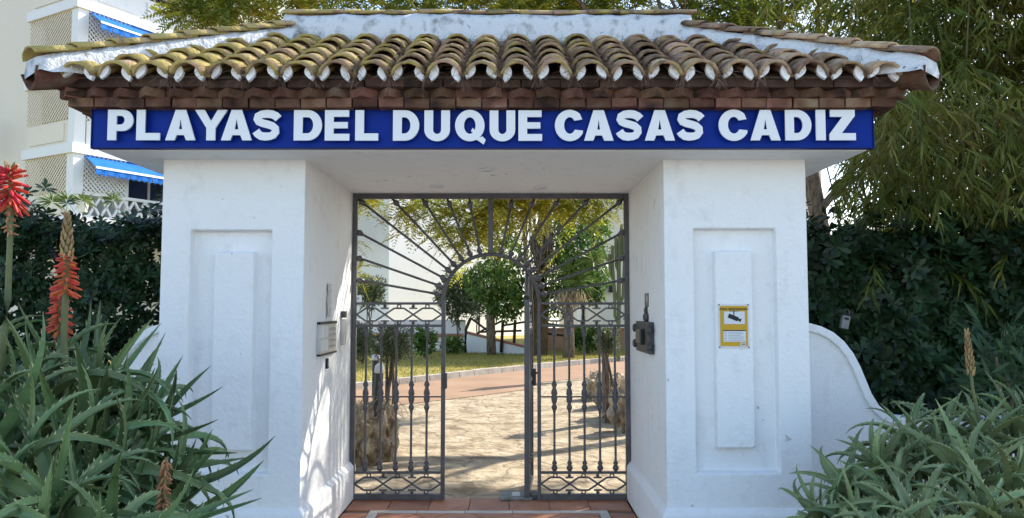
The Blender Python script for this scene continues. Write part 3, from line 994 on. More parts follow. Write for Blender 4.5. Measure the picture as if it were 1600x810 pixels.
# balusters
bal = [(.0085, 0), (.020, .012), (.024, .03), (.013, .05), (.020, .065), (.009, .085), (.0085, .45), (.012, .475), (.020, .49), (.021, .505), (.012, .525), (.021, .55), (.024, .575), (.018, .59), (.024, .607),
       (.021, .63), (.012, .655), (.021, .675), (.019, .69), (.0085, .71), (.0085, 1.055), (.018, 1.068), (.012, 1.082), (.021, 1.10), (.018, 1.118), (.0085, 1.134)]
bme = MB().lathe([(r_ * 1.06, z_) for r_, z_ in bal], n=10).mesh('baluster', IRON, True)
for px in (571.5, 595, 619, 643, 667, 866, 889.5, 913, 937, 961):
    o = obj('baluster', bme, gate, (at(px, 600, GY).x, 0, .218)); o.scale = (1, 1, 1.124 / 1.134)


def link_band(x0, x1, z0, z1, y=0, n=3):
    """long hexagon links joined by crossings, with small rings, between two rails"""
    m = MB()
    zc = (z0 + z1) / 2; h = (z1 - z0) / 2 - .028
    per = (x1 - x0) / n
    for i in range(n):
        xc = x0 + (i + .5) * per
        for s in (-1, 1):
            ln_ = [(xc - per / 2, zc), (xc - per * .17, zc + s * h), (xc + per * .17, zc + s * h), (xc + per / 2, zc)]
            for (a, za), (b, zb_) in zip(ln_[:-1], ln_[1:]):
                m.bar((a, y + s * .003, za), (b, y + s * .003, zb_), .0135, .010)
            zr = zc + s * (h + .014)
            m.tube([(xc + .015 * math.cos(t), y, zr + .015 * math.sin(t)) for t in [2 * math.pi * q / 10 for q in range(10)]], .0065, 5, closed=True)
            if i < n - 1:
                xx = xc + per / 2
                m.lathe([(.008, 0), (.016, .012), (.008, .024)], (xx, y, zc + (h + .004 if s > 0 else -h - .028)), 6)
                m.bar((xx - per * .14, y, zc + s * h * 1.0), (xx + per * .14, y, zc + s * h * 1.0), .0125, .010)
    return m


for s in (-1, 1):
    xa, xb = sorted((s * (PX + (.016 if s < 0 else .026)), s * 1.062))
    for z0, z1 in ((.045, .198), (1.362, 1.518)):
        link_band(xa, xb, z0, z1).build('link_band', IRON, gate)
# lock case on the left post
MB().box(-PX - .004, -PX + .030, -.03, .03, .86, .98).build('lock_strike', DARKM, gate, bevel=.004)
# opened leaf, swung back on its floor pivot (local x runs from the pivot to the free edge)
leaf = MB(); LW = .64
leaf.box(0, .034, -.02, .02, .025, 1.56).box(LW - .034, LW, -.02, .02, .025, 1.56).box(.034, LW - .034, -.018, .018, .025, .065)
for z in (1.352, 1.528, .208):
    leaf.box(.034, LW - .034, -.010, .010, z - .010, z + .010)
leaf.box(.034, LW - .034, -.005, .005, .789, .801)
leaf.tube([(LW / 2 - (LW / 2 - .017) * math.cos(R(a)), 0, 1.55 + .33 * math.sin(R(a))) for a in range(0, 181, 6)], .018, 6)
hx = at(823, 600, GY).x
lf = leaf.build('gate_leaf', IRON, gate, bevel=.003, seg=1)
lf['label'] = 'open arched gate leaf swung back out of the way'
lf.location = (hx, -.035, 0); lf.rotation_euler = (0, 0, R(85.5))
for i in range(4):
    o = obj('baluster', bme, lf, (.034 + (LW - .068) * (i + .5) / 4, 0, .218)); o.scale = (1, 1, 1.124 / 1.134)
for z0, z1 in ((.065, .198), (1.362, 1.518)):
    link_band(.034, LW - .034, z0, z1, n=2).build('link_band', IRON, lf)
lk = MB().box(LW - .09, LW - .01, -.045, .045, .83, .97).build('lock_case', DARKM, lf, bevel=.004)
MB().box(LW - .11, LW - .05, -.085, -.046, .93, .945).build('handle', DARKM, lf, bevel=.004)

# ================================================================== things on the passage walls
ic = thing('intercom', 'silver intercom panel with call buttons on the left passage wall', 'intercom', (-PH, 5.27, 1.29))
MB().box(0, .018, -.25, .22, -.105, .105).build('back_plate', STEEL, ic, bevel=.003)
MB().box(.0, .024, -.255, .225, .095, .112).build('top_trim', BLACK, ic, bevel=.002)
MB().box(.0, .024, -.255, .225, -.112, -.098).build('bottom_trim', BLACK, ic, bevel=.002)
MB().box(.0, .024, -.258, -.245, -.098, .095).build('side_trim', STEEL, ic, bevel=.002)
nm = MB().box(0, .006, -.042, .042, -.038, .038).mesh('name_plate', PLASTICW)
for j in range(2):
    for i in range(2):
        obj('name_plate', nm, ic, (.0185, -.185 + i * .10, -.045 + j * .09))
btn = MB().lathe([(.008, 0), (.008, .006), (.006, .009)], n=10).mesh('call_button', STEEL)
for j in range(4):
    for i in range(4):
        o = obj('call_button', btn, ic, (.018, .04 + i * .045, -.06 + j * .04)); o.rotation_euler = (0, R(90), 0)
nb = thing('door_release', 'small grey door release box beside the intercom near the gate', 'switch box', (-PH, 5.74, 1.36))
MB().box(0, .03, -.03, .03, -.14, .05).build('case', STEEL, nb, bevel=.004)
MB().box(0, .035, -.025, .025, .06, .11).build('key_switch', DARKM, nb, bevel=.004)
sw = thing('wall_switch', 'tiny black switch below the intercom', 'switch', (-PH, 5.28, 1.115))
MB().box(0, .015, -.02, .02, -.035, .035).build('case', BLACK, sw, bevel=.003)
MB().box(.015, .019, -.01, .01, -.014, .014).build('button', STEEL, sw, bevel=.001)
tp = MB()
random.seed(3)
prev = None
for i in range(12):
    z = 1.43 + i * .021
    y0, y1 = 5.26 + random.uniform(-.012, .012), 5.37 + random.uniform(-.012, .012)
    row = [(-PH + .003 + random.uniform(0, .007), y0, z), (-PH + .002 + random.uniform(0, .004), (y0 + y1) / 2, z), (-PH + .003 + random.uniform(0, .007), y1, z)]
    tp.v += row
    if i:
        o = (i - 1) * 3
        tp.f += [(o, o + 1, o + 4, o + 3), (o + 1, o + 2, o + 5, o + 4)]
tpo = tp.build('paper_strip', TAPE)
sol = tpo.modifiers.new('thick', 'SOLIDIFY'); sol.thickness = .0015
tag(tpo, 'peeling strip of pale paper stuck on the wall above the intercom', 'paper')

lb = thing('letter_box', 'dark metal letter box plate with rivets on the right passage wall', 'letter box', (PH, 5.30, 1.295))
MB().box(-.035, 0, -.26, .27, -.105, .105).build('box', DARKM, lb, bevel=.004)
MB().box(-.05, -.036, -.02, .20, -.045, .05).build('flap', mat('brass_flap', [(.10, .09, .055), (.17, .15, .09)], scale=30, rough=.4), lb, bevel=.004)
MB().box(-.06, -.036, -.085, -.035, -.05, .055).build('slot_guard', BLACK, lb, bevel=.004)
for yy_ in (-.255, .255):
    for zz in (-.055, .055):
        MB().lathe([(.03, 0), (.03, .02), (.02, .028)], n=10).build('rivet', DARKM, lb, smooth=False, loc=(-.028, yy_ + (-.02 if yy_ < 0 else .02), zz)).rotation_euler = (0, R(-90), 0)
st = tag(MB().box(PH - .004, PH - .0005, 5.23, 5.37, 1.50, 1.595).build('sticker', mat('photo_sticker', [(.03, .03, .03), (.10, .09, .08), (.55, .54, .52)], scale=14, rough=.4)), 'small square black and white sticker above the letter box', 'sticker')
om = thing('iron_ornament', 'small dark clover shaped iron ornament on top of the letter box', 'ornament', (PH, 5.30, 1.40))
om_b = MB()
for (dy, dz, r) in ((0, .075, .028), (-.04, .03, .03), (.04, .03, .03)):
    om_b.lathe([(r, 0), (r, .012), (r * .6, .02)], (0, 0, 0), 10)
    k = len(om_b.v) - 30
    for q in range(k, len(om_b.v)):
        x, y, z = om_b.v[q]
        om_b.v[q] = (-z, dy + y, dz + x)
om_b.build('petals', DARKM, om)
MB().box(-.012, 0, -.012, .012, 0, .07).build('stem', DARKM, om)

# warning plate on the right pillar
wp = thing('warning_plate', 'yellow camera surveillance notice on the right pillar', 'notice', (1.516, YF + .002, 1.385))
cw, ch = .095, .135
MB().box(-cw, cw, -.006, .0015, -ch, ch).build('backing', PLASTICW, wp, bevel=.001)
MB().box(-.083, .083, -.0085, -.0062, -.122, .122).build('yellow_print', YELLOW, wp)
MB().box(-.060, .066, -.0103, -.0087, .012, .088).build('picture_field', PLASTICW, wp)
MB().box(-.065, .070, -.0103, -.0087, -.095, -.030).build('text_field', PLASTICW, wp)
MB().box(-.066, .071, -.0110, -.0087, -.030, -.024).build('black_rule', BLACK, wp)
MB().box(.036, .070, -.0103, -.0087, -.118, -.101).build('maker_field', PLASTICW, wp)
MB().box(.041, .065, -.0112, -.0104, -.112, -.107).build('maker_mark', BLACK, wp)
ln = MB()
for i, wd in enumerate((.085, .092, .075, .098, .09, .1)):
    z = -.037 - i * .0098
    ln.box(-.062, -.044, -.0112, -.0104, z - .0015, z + .0015).box(-.036, -.036 + wd, -.0112, -.0104, z - .0014, z + .0014)
ln.build('text_lines', INKG, wp)
ci_ = MB()
M_ = Matrix.Translation((0, 0, .050)) @ Matrix.Rotation(R(22), 4, 'Y')
ci_.box(-.036, .026, -.0120, -.0104, -.013, .013, M_).box(.026, .034, -.0120, -.0104, -.008, .008, M_)
ci_.add([M_ @ Vector(v) for v in ((.034, -.0115, -.005), (.034, -.0115, .005), (.046, -.0115, .013), (.046, -.0115, -.013))], [(0, 1, 2, 3)])
ci_.box(-.003, .003, -.0114, -.0104, .055, .090).box(-.028, .028, -.0114, -.0088, .0885, .0925)
ci_.build('camera_symbol', BLACK, wp)
for sx in (-1, 1):
    for sz in (-1, 1):
        o = MB().lathe([(.0045, 0), (.0045, .003), (.002, .004)], n=8).build('screw', DARKM, wp, loc=(sx * .088, -.006, sz * .128)); o.rotation_euler = (R(90), 0, 0)
tcu = bpy.data.curves.new('t', 'FONT'); tcu.body = 'ZONA VIDEOVIGILADA'; tcu.size = .0165; tcu.align_x = 'CENTER'; tcu.extrude = .0006; tcu.offset = .0004
to = bpy.data.objects.new('t', tcu); COL.objects.link(to)
tme = bpy.data.meshes.new_from_object(to.evaluated_get(bpy.context.evaluated_depsgraph_get()))
bpy.data.objects.remove(to); tme.materials.clear(); tme.materials.append(BLACK)
o = obj('heading', tme, wp, (.0, -.0093, .097)); o.rotation_euler = (R(90), 0, 0)

# ================================================================== curved wing walls
def wing(sgn, label):
    """sweeping garden wall that steps down beside the pillar"""
    t = thing('wing_wall', label, 'garden wall', (sgn * 1.97, 5.2, 0), group='curved walls beside the gatehouse')
    prof = [(0, 1.40), (.10, 1.40), (.20, 1.392), (.28, 1.37), (.36, 1.33), (.43, 1.27), (.49, 1.19), (.535, 1.10), (.57, 1.01), (.605, .92), (.65, .845), (.71, .79), (.79, .762), (.90, .752), (1.2, .75), (3.4, .75)]
    w = MB()
    poly = [(sgn * x, z - .02) for x, z in prof] + [(sgn * 3.4, -.05), (0, -.05)]
    w.prism(poly if sgn > 0 else poly[::-1], .0, .16)
    w.build('wall', WHITE, t)
    c = MB()
    n = len(prof)
    for i, (x, z) in enumerate(prof):
        a = Vector(prof[max(i - 1, 0)]); b = Vector(prof[min(i + 1, n - 1)])
        d = (b - a).normalized(); nn = Vector((d.y, -d.x))          # inward normal
        q = Vector((x, z)); r = q + nn * .055
        for (e, y) in ((q, -.028), (q, .19), (r, .19), (r, -.028)):
            c.v.append((sgn * e.x, y, e.y))
    for i in range(n - 1):
        for j in range(4):
            k = (j + 1) % 4
            c.f.append((i * 4 + j, i * 4 + k, (i + 1) * 4 + k, (i + 1) * 4 + j))
    c.f += [(0, 1, 2, 3), tuple((n - 1) * 4 + j for j in (3, 2, 1, 0))]
    c.build('rim', WHITE, t, bevel=.008, seg=2)


wing(1, 'white curved wing wall with raised rim right of the gatehouse')
wing(-1, 'white curved wing wall with raised rim left of the gatehouse')

# green fence behind the right wing wall
fe = thing('metal_fence', 'dark green metal fence in front of the right hedge', 'fence', (2.0, 6.12, 0))
for i, x in enumerate((.05, 1.62, 2.6, 3.6)):
    MB().box(x - .03, x + .03, -.03, .03, 0, 1.78).build('post', FENCEG, fe, bevel=.004)
for z in (.85, 1.56):
    MB().box(.05, 3.6, -.012, .012, z - .015, z + .015).build('rail', FENCEG, fe)
pk = MB().box(-.007, .007, -.007, .007, .72, 1.62).mesh('picket', FENCEG)
for i in range(30):
    obj('picket', pk, fe, (.14 + i * .115, 0, 0))
# key safe hanging on the fence
ks = thing('key_safe', 'small grey key safe with a shackle hanging in the right hedge', 'padlock', at(1321, 498, 5.55))
MB().box(-.028, .028, -.02, .02, -.075, .02).build('body', mat('zinc', [(.16, .16, .16), (.24, .24, .23)], scale=20, rough=.45), ks, bevel=.006)
MB().tube([(-.018, 0, .01), (-.018, 0, .05), (-.010, 0, .066), (.010, 0, .066), (.018, 0, .05), (.018, 0, .01)], .005, 6).build('shackle', DARKM, ks, smooth=True)
MB().box(-.016, .016, -.0225, -.0205, -.01, .008).build('dial', BLACK, ks)
ks.rotation_euler = (0, R(12), 0)

# ================================================================== HEDGES
def hedge(name, label, x0, x1, y0, y1, ztop, zlow, n, m=None, ragged=.12, leafl=.085):
    t = thing(name, label, 'hedge', ((x0 + x1) / 2, (y0 + y1) / 2, 0))
    cx0, cy0 = t.location.x, t.location.y
    for i in range(12):
        st = MB()
        x = random.uniform(x0, x1) - cx0; y = random.uniform(y0 + .3, y1) - cy0
        pts = [(x, y, 0), (x + random.uniform(-.1, .1), y, ztop * .4), (x + random.uniform(-.2, .2), y, ztop * .85)]
        st.tube(pts, [.03, .022, .01], 5)
        st.build('stem', BARK, t)
    # shoot tips: mostly on the face towards the viewer and the top
    def bump(u, v):
        return .10 * np.sin(u * 3.1 + v * 1.7) + .07 * np.sin(u * 7.3 - v * 4.1 + 1) + .05 * np.sin(u * 13 + v * 11)
    nf = int(n * .62)
    x = rng.uniform(x0, x1, nf); z = rng.uniform(zlow, ztop, nf)
    y = y0 + .12 + bump(x, z) + rng.exponential(.10, nf)
    C1 = np.stack([x, y, z], 1); N1 = norm(np.stack([rng.normal(0, .45, nf), -np.ones(nf), rng.normal(.35, .4, nf)], 1))
    nt_ = int(n * .23)
    x = rng.uniform(x0, x1, nt_); y = rng.uniform(y0 + .05, y1, nt_)
    z = ztop + bump(x, y * 2) + rng.normal(0, ragged * .5, nt_) + np.where(rng.uniform(0, 1, nt_) < .12, rng.uniform(0, ragged * 2.2, nt_), 0)
    C2 = np.stack([x, y, z], 1); N2 = norm(np.stack([rng.normal(0, .4, nt_), rng.normal(-.3, .4, nt_), np.ones(nt_)], 1))
    ni = n - nf - nt_
    C3 = np.stack([rng.uniform(x0, x1, ni), rng.uniform(y0 + .25, y1, ni), rng.uniform(zlow, ztop, ni)], 1); N3 = rdir(ni)
    C = np.concatenate([C1, C2, C3]) - np.array([cx0, cy0, 0]); Nn = np.concatenate([N1, N2, N3])
    P, D, U, LL = whorls(C, Nn, 9, leafl, .03)
    leaves('crown', P, D, LL, LL * .36, m or HEDGE, t, wide=.62, up=U, fold=.12)
    return t


hedge('left_hedge'.replace('left_', ''), 'dark evergreen hedge with glossy leaf whorls left of the gatehouse', -6.2, -2.05, 5.75, 6.9, 2.13, .3, 5200)
hedge('hedge', 'dark evergreen hedge with glossy leaf whorls right of the gatehouse', 2.05, 6.6, 5.75, 6.8, 1.95, .3, 5600, leafl=.105)

# ================================================================== BAMBOO on the right
def bamboo():
    t = thing('bamboo_clump', 'tall drooping bamboo clump right of the gatehouse', 'bamboo', (5.2, 7.7, 0))
    PP, DD = [], []
    for i in range(64):
        bx, by = random.uniform(-1.2, 2.4), random.uniform(-.7, 1.6)
        H = random.uniform(5.0, 8.5)
        lean = Vector((random.uniform(-.9, .7), random.uniform(-1.3, .3), 0))
        pts = []
        for k in range(9):
            q = k / 8
            pts.append(Vector((bx, by, 0)) + lean * (q ** 2) * 1.3 + Vector((0, 0, H * (q - .10 * q ** 3))))
        cul = MB()
        cul.tube(pts, [.015 * (1 - .75 * k / 8) for k in range(9)], 6)
        cul.build('culm', CULM, t)
        # side twigs that droop
        for k in range(84):
            q = random.uniform(.16, 1.0)
            a = pts[min(7, int(q * 8))].lerp(pts[min(8, int(q * 8) + 1)], (q * 8) % 1)
            ph = random.uniform(0, 6.283)
            out = Vector((math.cos(ph), math.sin(ph), 0))
            ln_ = random.uniform(.35, .95)
            for j in range(12):
                s_ = (j + 1) / 12
                p = a + out * ln_ * s_ + Vector((0, 0, .15 * s_ - ln_ * .75 * s_ ** 2))
                dr = out * .45 + Vector((random.uniform(-.75, .75), random.uniform(-.75, .75), -.30 - .45 * s_))
                PP.append(p); DD.append(dr)
                PP.append(p); DD.append(dr + Vector((random.uniform(-.7, .7), random.uniform(-.7, .7), random.uniform(-.2, .4))))
    # outer sprays that hang forward over the hedge
    for i in range(230):
        c = at(random.uniform(1370, 1720), random.uniform(110, 430), random.uniform(5.75, 6.6)) - t.location
        if c.z < at(1500, 300, 6.2).z and random.random() < .35: continue
        ph = random.uniform(0, 6.283); out = Vector((math.cos(ph), math.sin(ph), 0)); ln_ = random.uniform(.3, .6)
        for j in range(12):
            s_ = j / 11
            p = c + out * ln_ * s_ + Vector((0, 0, -ln_ * .6 * s_ ** 2))
            for q in range(2):
                PP.append(p); DD.append(out * .45 + Vector((random.uniform(-.75, .75), random.uniform(-.75, .75), -.35 - .45 * s_)))
    P = np.array([tuple(p) for p in PP]); D = np.array([tuple(d) for d in DD])
    wx, wy = P[:, 0] + 5.2, P[:, 1] + 7.7
    keep = ~(((wx - .17) / wy < .425) & (P[:, 2] < 3.35)) & ((wx - .17) / wy > .33) & (P[:, 2] < 3.2 + wx)
    P, D = P[keep], D[keep]
    n = len(P)
    leaves('crown', P, D, rng.uniform(.10, .20, n), rng.uniform(.014, .022, n), BAMBOO, t, droop=.22, wide=.3, fold=.1)
    return t


bamboo()

# ================================================================== FEATHERY TREE behind the gatehouse
def fronds(name, P, D, L, m, parent, pairs=11):
    """pinnate leaves: a drooping rachis with paired leaflets"""
    n = len(P); D = norm(D)
    up = norm(np.array([0, 0, 1.0]) + rng.normal(0, .35, (n, 3)))
    A = norm(np.cross(D, up)); Nn = np.cross(A, D)
    V, F = [], []
    for i in range(pairs):
        q = .12 + .88 * i / (pairs - 1)
        c = P + D * (L * q)[:, None] + np.array([0, 0, -1.0]) * (L * .38 * q * q)[:, None]
        ll = (L * .30 * math.sin(math.pi * (.16 + .80 * q)))[:, None]
        w = (L * .038)[:, None]
        fd = D * .45 + np.array([0, 0, -.40]) * q
        for s in (-1, 1):
            d = norm(A * s + fd + Nn * rng.normal(0, .15, (n, 1)))
            b = len(V) * n * 4
            V.append(np.stack([c, c + d * ll * .5 + D * w, c + d * ll, c + d * ll * .5 - D * w], 1).reshape(-1, 3))
            base = np.arange(n)[:, None] * 4 + b
            F.append(base + np.array([[0, 1, 2, 3]]))
    return obj(name, npmesh(name, np.concatenate(V), np.concatenate(F), m), parent)


def feather_tree():
    base = Vector((5.05, 12.0, 0))
    t = thing('feathery_tree', 'tall feathery leaved tree spreading yellow green foliage over the gatehouse roof', 'tree', base)
    tr = MB()
    random.seed(21)
    tr.tube([(0, 0, -.1), (.05, 0, 1.2), (.02, 0, 2.4), (-.15, .05, 3.6), (-.35, .1, 4.6)], [.20, .16, .14, .13, .12], 9)
    tr.tube([(.0, 0, 2.05), (-.35, -.1, 2.55), (.0, -.1, 3.1), (.35, -.1, 3.5), (.9, -.2, 4.5)], [.07, .07, .065, .06, .04], 7)
    tips = []
    for tgt in ((-5.5, -1, 2.2), (-3.5, .5, 2.6), (-1.5, -.5, 2.6), (-7.5, .5, 2.4), (-4.5, 2.5, 1.6), (.8, -.6, 2.8), (-2.5, -1.6, 2.0), (-8.5, -1.5, 2.6), (-.3, 1.2, 2.4)):
        v = Vector(tgt)
        limb(tr, (-.35, .1, 4.5), v, .075, v.length * .42, 3, .55, tips, 6, .14)
    tr.build('trunk', BARK, t, smooth=True)
    C = []
    TP = np.array([tuple(v) for v in tips])
    k = 6
    P1 = np.repeat(TP, k, 0) + rng.normal(0, .35, (len(TP) * k, 3)) * np.array([1, 1, .6])
    # clumps over the roofline
    cl = []
    for (px, py, Y, r) in ((290, 20, 11, .4), (335, 8, 11, .5), (400, 2, 11.5, .55), (480, -10, 12, .6), (560, -20, 11, .6), (650, -8, 11.5, .55), (740, 0, 12.5, .5), (820, 5, 12, .45),
                           (900, 15, 11.5, .5), (950, -10, 12, .6), (870, -30, 11, .6), (1090, 20, 12, .45), (1140, 40, 11.5, .4), (1210, 50, 12, .4), (1180, 10, 12.5, .4), (1270, 60, 11.5, .35), (1330, 40, 12, .5), (1360, 70, 11, .35), (1250, 0, 12, .45), (1390, 20, 12, .5), (560, -60, 12, .8), (780, -50, 12, .8), (1060, -50, 12, .7)):
        c = np.array(at(px, py, Y)) - np.array(base)
        nn = int(125 * r / .5)
        cl.append(c + rng.normal(0, r * .55, (nn, 3)) * np.array([1.3, 1, .7]))
    # boughs that hang into view through the gate
    low = []
    for (px, py, Y, r, nn) in ((560, 318, 13, .18, 12), (575, 306, 13, .25, 20), (632, 322, 13, .22, 26), (655, 312, 13.5, .25, 22), (700, 320, 13, .3, 45), (720, 350, 13.2, .3, 34), (706, 365, 13.4, .2, 12), (745, 355, 13, .28, 28), (735, 388, 13.3, .2, 14),
                               (790, 320, 13, .3, 40), (820, 318, 13.2, .3, 45), (860, 312, 13.5, .3, 45), (905, 314, 13, .3, 40), (945, 312, 13.2, .25, 22), (760, 300, 13, .5, 60), (880, 290, 13, .5, 60), (553, 375, 13, .1, 8), (552, 420, 12.8, .12, 9)):
        c = np.array(at(px, py, Y)) - np.array(base)
        low.append(c + rng.normal(0, r * .6, (int(nn * 1.8), 3)))
    tr2 = MB()
    for (a, b, c_) in (((560, 250, 13), (640, 300, 13), (700, 330, 13)), ((900, 250, 13), (800, 290, 13), (730, 350, 13)), ((1000, 240, 13), (920, 280, 13), (860, 300, 13))):
        tr2.tube([at(*a) - base, at(*b) - base, at(*c_) - base], [.04, .03, .012], 5)
    tr2.build('low_boughs', BARK, t)
    Pg = np.concatenate([P1] + cl)
    Pg = Pg[(Pg[:, 0] + base.x - .17) / (Pg[:, 1] + base.y) > -.455]
    Pg = Pg[Pg[:, 2] > 3.6]
    # the crown is open towards the low sun: it lets light through to the left half of the roof and the path
    wz = Pg[:, 2] - 3.05
    fx, fy = Pg[:, 0] + base.x - wz * S.x / S.z, Pg[:, 1] + base.y - wz * S.y / S.z
    gx_, gy_ = Pg[:, 0] + base.x - Pg[:, 2] * S.x / S.z, Pg[:, 1] + base.y - Pg[:, 2] * S.y / S.z
    hit = ((fx > -2.6) & (fx < .25) & (fy > 4.0) & (fy < 5.6)) | ((gx_ > -2.0) & (gx_ < 1.3) & (gy_ > 6.2) & (gy_ < 10.5))
    Pg = Pg[~hit | (rng.uniform(0, 1, len(Pg)) < .10)]; Py = np.concatenate(low)
    def go(name, P, m):
        n = len(P)
        D = np.stack([rng.normal(0, .8, n), rng.normal(-.2, .8, n), rng.normal(-.15, .35, n)], 1)
        fronds(name, P, D, rng.uniform(.30, .55, n), m, t)
    sel = rng.uniform(0, 1, len(Pg)) < .5
    go('crown', Pg[sel], FEATHERG); go('crown', Pg[~sel], FEATHER); go('crown', Py, FEATHER)
    return t


feather_tree()

# ================================================================== GARDEN behind
# ivy-clad tree
def ivy_tree():
    b = gp(838, 553); b.z = 0
    b = Vector((b.x, 23.5, 0)); b.x = at(838, 500, 23.5).x
    t = thing('ivy_tree', 'old tree with brown trunk smothered in green climbing leaves beyond the lawn', 'tree', b)
    tr = MB()
    A = lambda px, py, Y=23.5: at(px, py, Y) - b
    tr.tube([A(838, 560), A(842, 460), A(846, 380), A(850, 300), A(848, 240)], [.34, .34, .42, .36, .2], 9)
    tr.build('trunk', BARK, t, smooth=True); tr = MB()
    tr.tube([A(768, 555), A(766, 480), A(770, 420), A(800, 360)], [.15, .13, .10, .07], 7)
    for i in range(26):
        tr.build('trunk' if i == 0 else 'hanging_root', BARK, t, smooth=True); tr = MB()
        x = random.uniform(815, 880); tr.tube([A(x, 330 + random.uniform(-20, 20), 23.1), A(x + random.uniform(-12, 12), 390, 23.0), A(x + random.uniform(-20, 20), 440 + random.uniform(-20, 40), 23.1)], [.03, .025, .012], 5)
    tr.build('hanging_root', BARK, t, smooth=True)
    P = []
    for (px, py, r, k) in ((765, 440, .8, 1000), (790, 470, .7, 800), (790, 400, .9, 700), (815, 450, .7, 500), (880, 420, 1.0, 1000), (905, 390, .9, 900), (915, 430, .8, 800), (890, 350, .8, 600), (930, 355, .5, 300), (870, 470, .6, 350), (775, 350, .8, 500), (920, 460, .4, 250), (850, 270, 1.3, 900), (760, 280, 1.2, 700), ):
        c = np.array(A(px, py)) + np.array([0, random.uniform(-.8, .8), 0])
        k = int(k * 1.5); u = rdir(k) * (rng.uniform(0.2, 1, k) ** .5)[:, None] * r
        P.append(c + u * np.array([1, 1, .85]))
    P = np.concatenate(P); n = len(P)
    D = np.stack([rng.normal(0, .8, n), rng.normal(-.3, .7, n), rng.normal(-.6, .5, n)], 1)
    leaves('crown', P, D, rng.uniform(.09, .18, n), rng.uniform(.05, .085, n), IVY, t, droop=.2, wide=.4)


ivy_tree()


def shrub(name, label, px, pyb, pyt, wpx, Y, k, m, leaf=(.08, .14), wl=.03, stem=True, cat='shrub', tilt=0, group=None):
    top = at(px, pyt, Y); bot = at(px, pyb, Y)
    r = wpx / 2400 * Y
    b = Vector((at(px - tilt, pyb, Y).x, Y, 0)) if bot.z < .6 else Vector((bot.x, Y, 0))
    t = thing(name, label, cat, b, group=group)
    c0 = Vector((top.x - b.x, 0, (top.z + bot.z) / 2))
    for i in range(4):
        st = MB()
        st.tube([(random.uniform(-.03, .03), 0, -.05), (c0.x * .5 + random.uniform(-.08, .08), 0, c0.z * .5), (c0.x + random.uniform(-.5, .5) * r, random.uniform(-.3, .3) * r, c0.z + random.uniform(-.1, .5) * r)], [.03, .022, .008], 5)
        st.build('stem', BARK, t)
    hz = (top.z - bot.z) / 2
    u = rdir(k) * (rng.uniform(.1, 1, k) ** .5)[:, None]
    lump = 1 + .18 * np.sin(u[:, 0:1] * 6 + u[:, 2:3] * 5) + .12 * np.sin(u[:, 1:2] * 11 + 2)
    P = np.array(c0) + u * lump * np.array([r, r * .9, hz])
    D = u * .8 + rng.normal(0, .6, (k, 3)) + np.array([0, 0, .2])
    leaves('crown', P, D, rng.uniform(*leaf, k), wl, m, t, wide=.4)
    return t


shrub('olive_shrub', 'grey green shrub beside the white house wall, seen through the gate arch', 716, 500, 425, 64, 26, 2600, OLIVE, (.14, .28), .05)
shrub('olive_shrub', 'small grey green shrub at the far left behind the railings', 578, 480, 432, 48, 24, 1300, OLIVE, (.12, .24), .045)
shrub('olive_shrub', 'sparse slender shrub leaning against the white house wall', 747, 500, 450, 26, 27, 500, OLIVE, (.12, .22), .04)
shrub('clipped_shrub', 'dark bushy shrub above the lawn edge behind the left railings', 566, 562, 505, 40, 20, 1800, OLIVE, (.07, .12), .04)
shrub('clipped_shrub', 'rounded brownish topiary bush on a leaning stem in the rock planter', 613, 566, 508, 62, 8.4, 3000, OLIVE, (.03, .055), .014, tilt=22)
shrub('clipped_shrub', 'open leafy bush at the wall foot beside the topiary', 664, 553, 512, 34, 22, 600, IVY, (.10, .2), .06)
shrub('clipped_shrub', 'low sprawling plant at the foot of the white wall', 708, 553, 528, 34, 24, 500, IVY, (.10, .2), .05)
shrub('clipped_shrub', 'low dark green bush below the palm beyond the lawn', 920, 545, 512, 60, 24, 1500, IVY, (.10, .2), .06)
shrub('ball_topiary', 'small round topiary ball on a thin stem in the right planter', 949, 551, 514, 36, 10.2, 1500, OLIVE, (.035, .06), .016)
shrub('oleander', 'narrow leaved oleander shoot beside the right aloes', 1590, 690, 500, 150, 4.75, 420, mat('oleander_leaf', [(.03, .065, .03), (.06, .11, .045)], scale=3, rough=.4, islrand=.35, trans=.2), (.11, .19), .024)

# rosette-headed palm with a dry skirt
pt = thing('yucca_palm', 'spiky yucca palm with a skirt of dead leaves beyond the lawn', 'palm', Vector((at(888, 500, 22).x, 22, 0)))
pb = pt.location
m = MB(); m.tube([(0, 0, 0), (.02, 0, .8), (0, 0, 1.9)], [.18, .15, .13], 9); m.build('trunk', BARK, pt, smooth=True)
def tuft(parent, c, k, L, W, mt, up=.4, droop=.3, name='crown'):
    D = rdir(k); D[:, 2] = D[:, 2] * .8 + up
    P = np.array(c)[None] + D * .05
    return leaves(name, np.broadcast_to(P, (k, 3)).copy(), D, rng.uniform(.7, 1.0, k) * L, W, mt, parent, droop=droop, wide=.25, fold=.2)
for (px, py, k) in ((925, 405, 90), (905, 440, 70), (893, 425, 70)):
    tuft(pt, at(px, py, 21.8) - pb, k, .62, .05, YUCCA)
k = 240
P = np.stack([rng.normal(0, .18, k) + .05, rng.normal(-.05, .15, k), rng.uniform(1.75, 2.05, k)], 1)
D = np.stack([rng.normal(0, .35, k), rng.normal(-.1, .3, k), -np.ones(k)], 1)
leaves('dead_skirt', P, D, rng.uniform(.3, .55, k), .035, STRAW, pt, wide=.3)

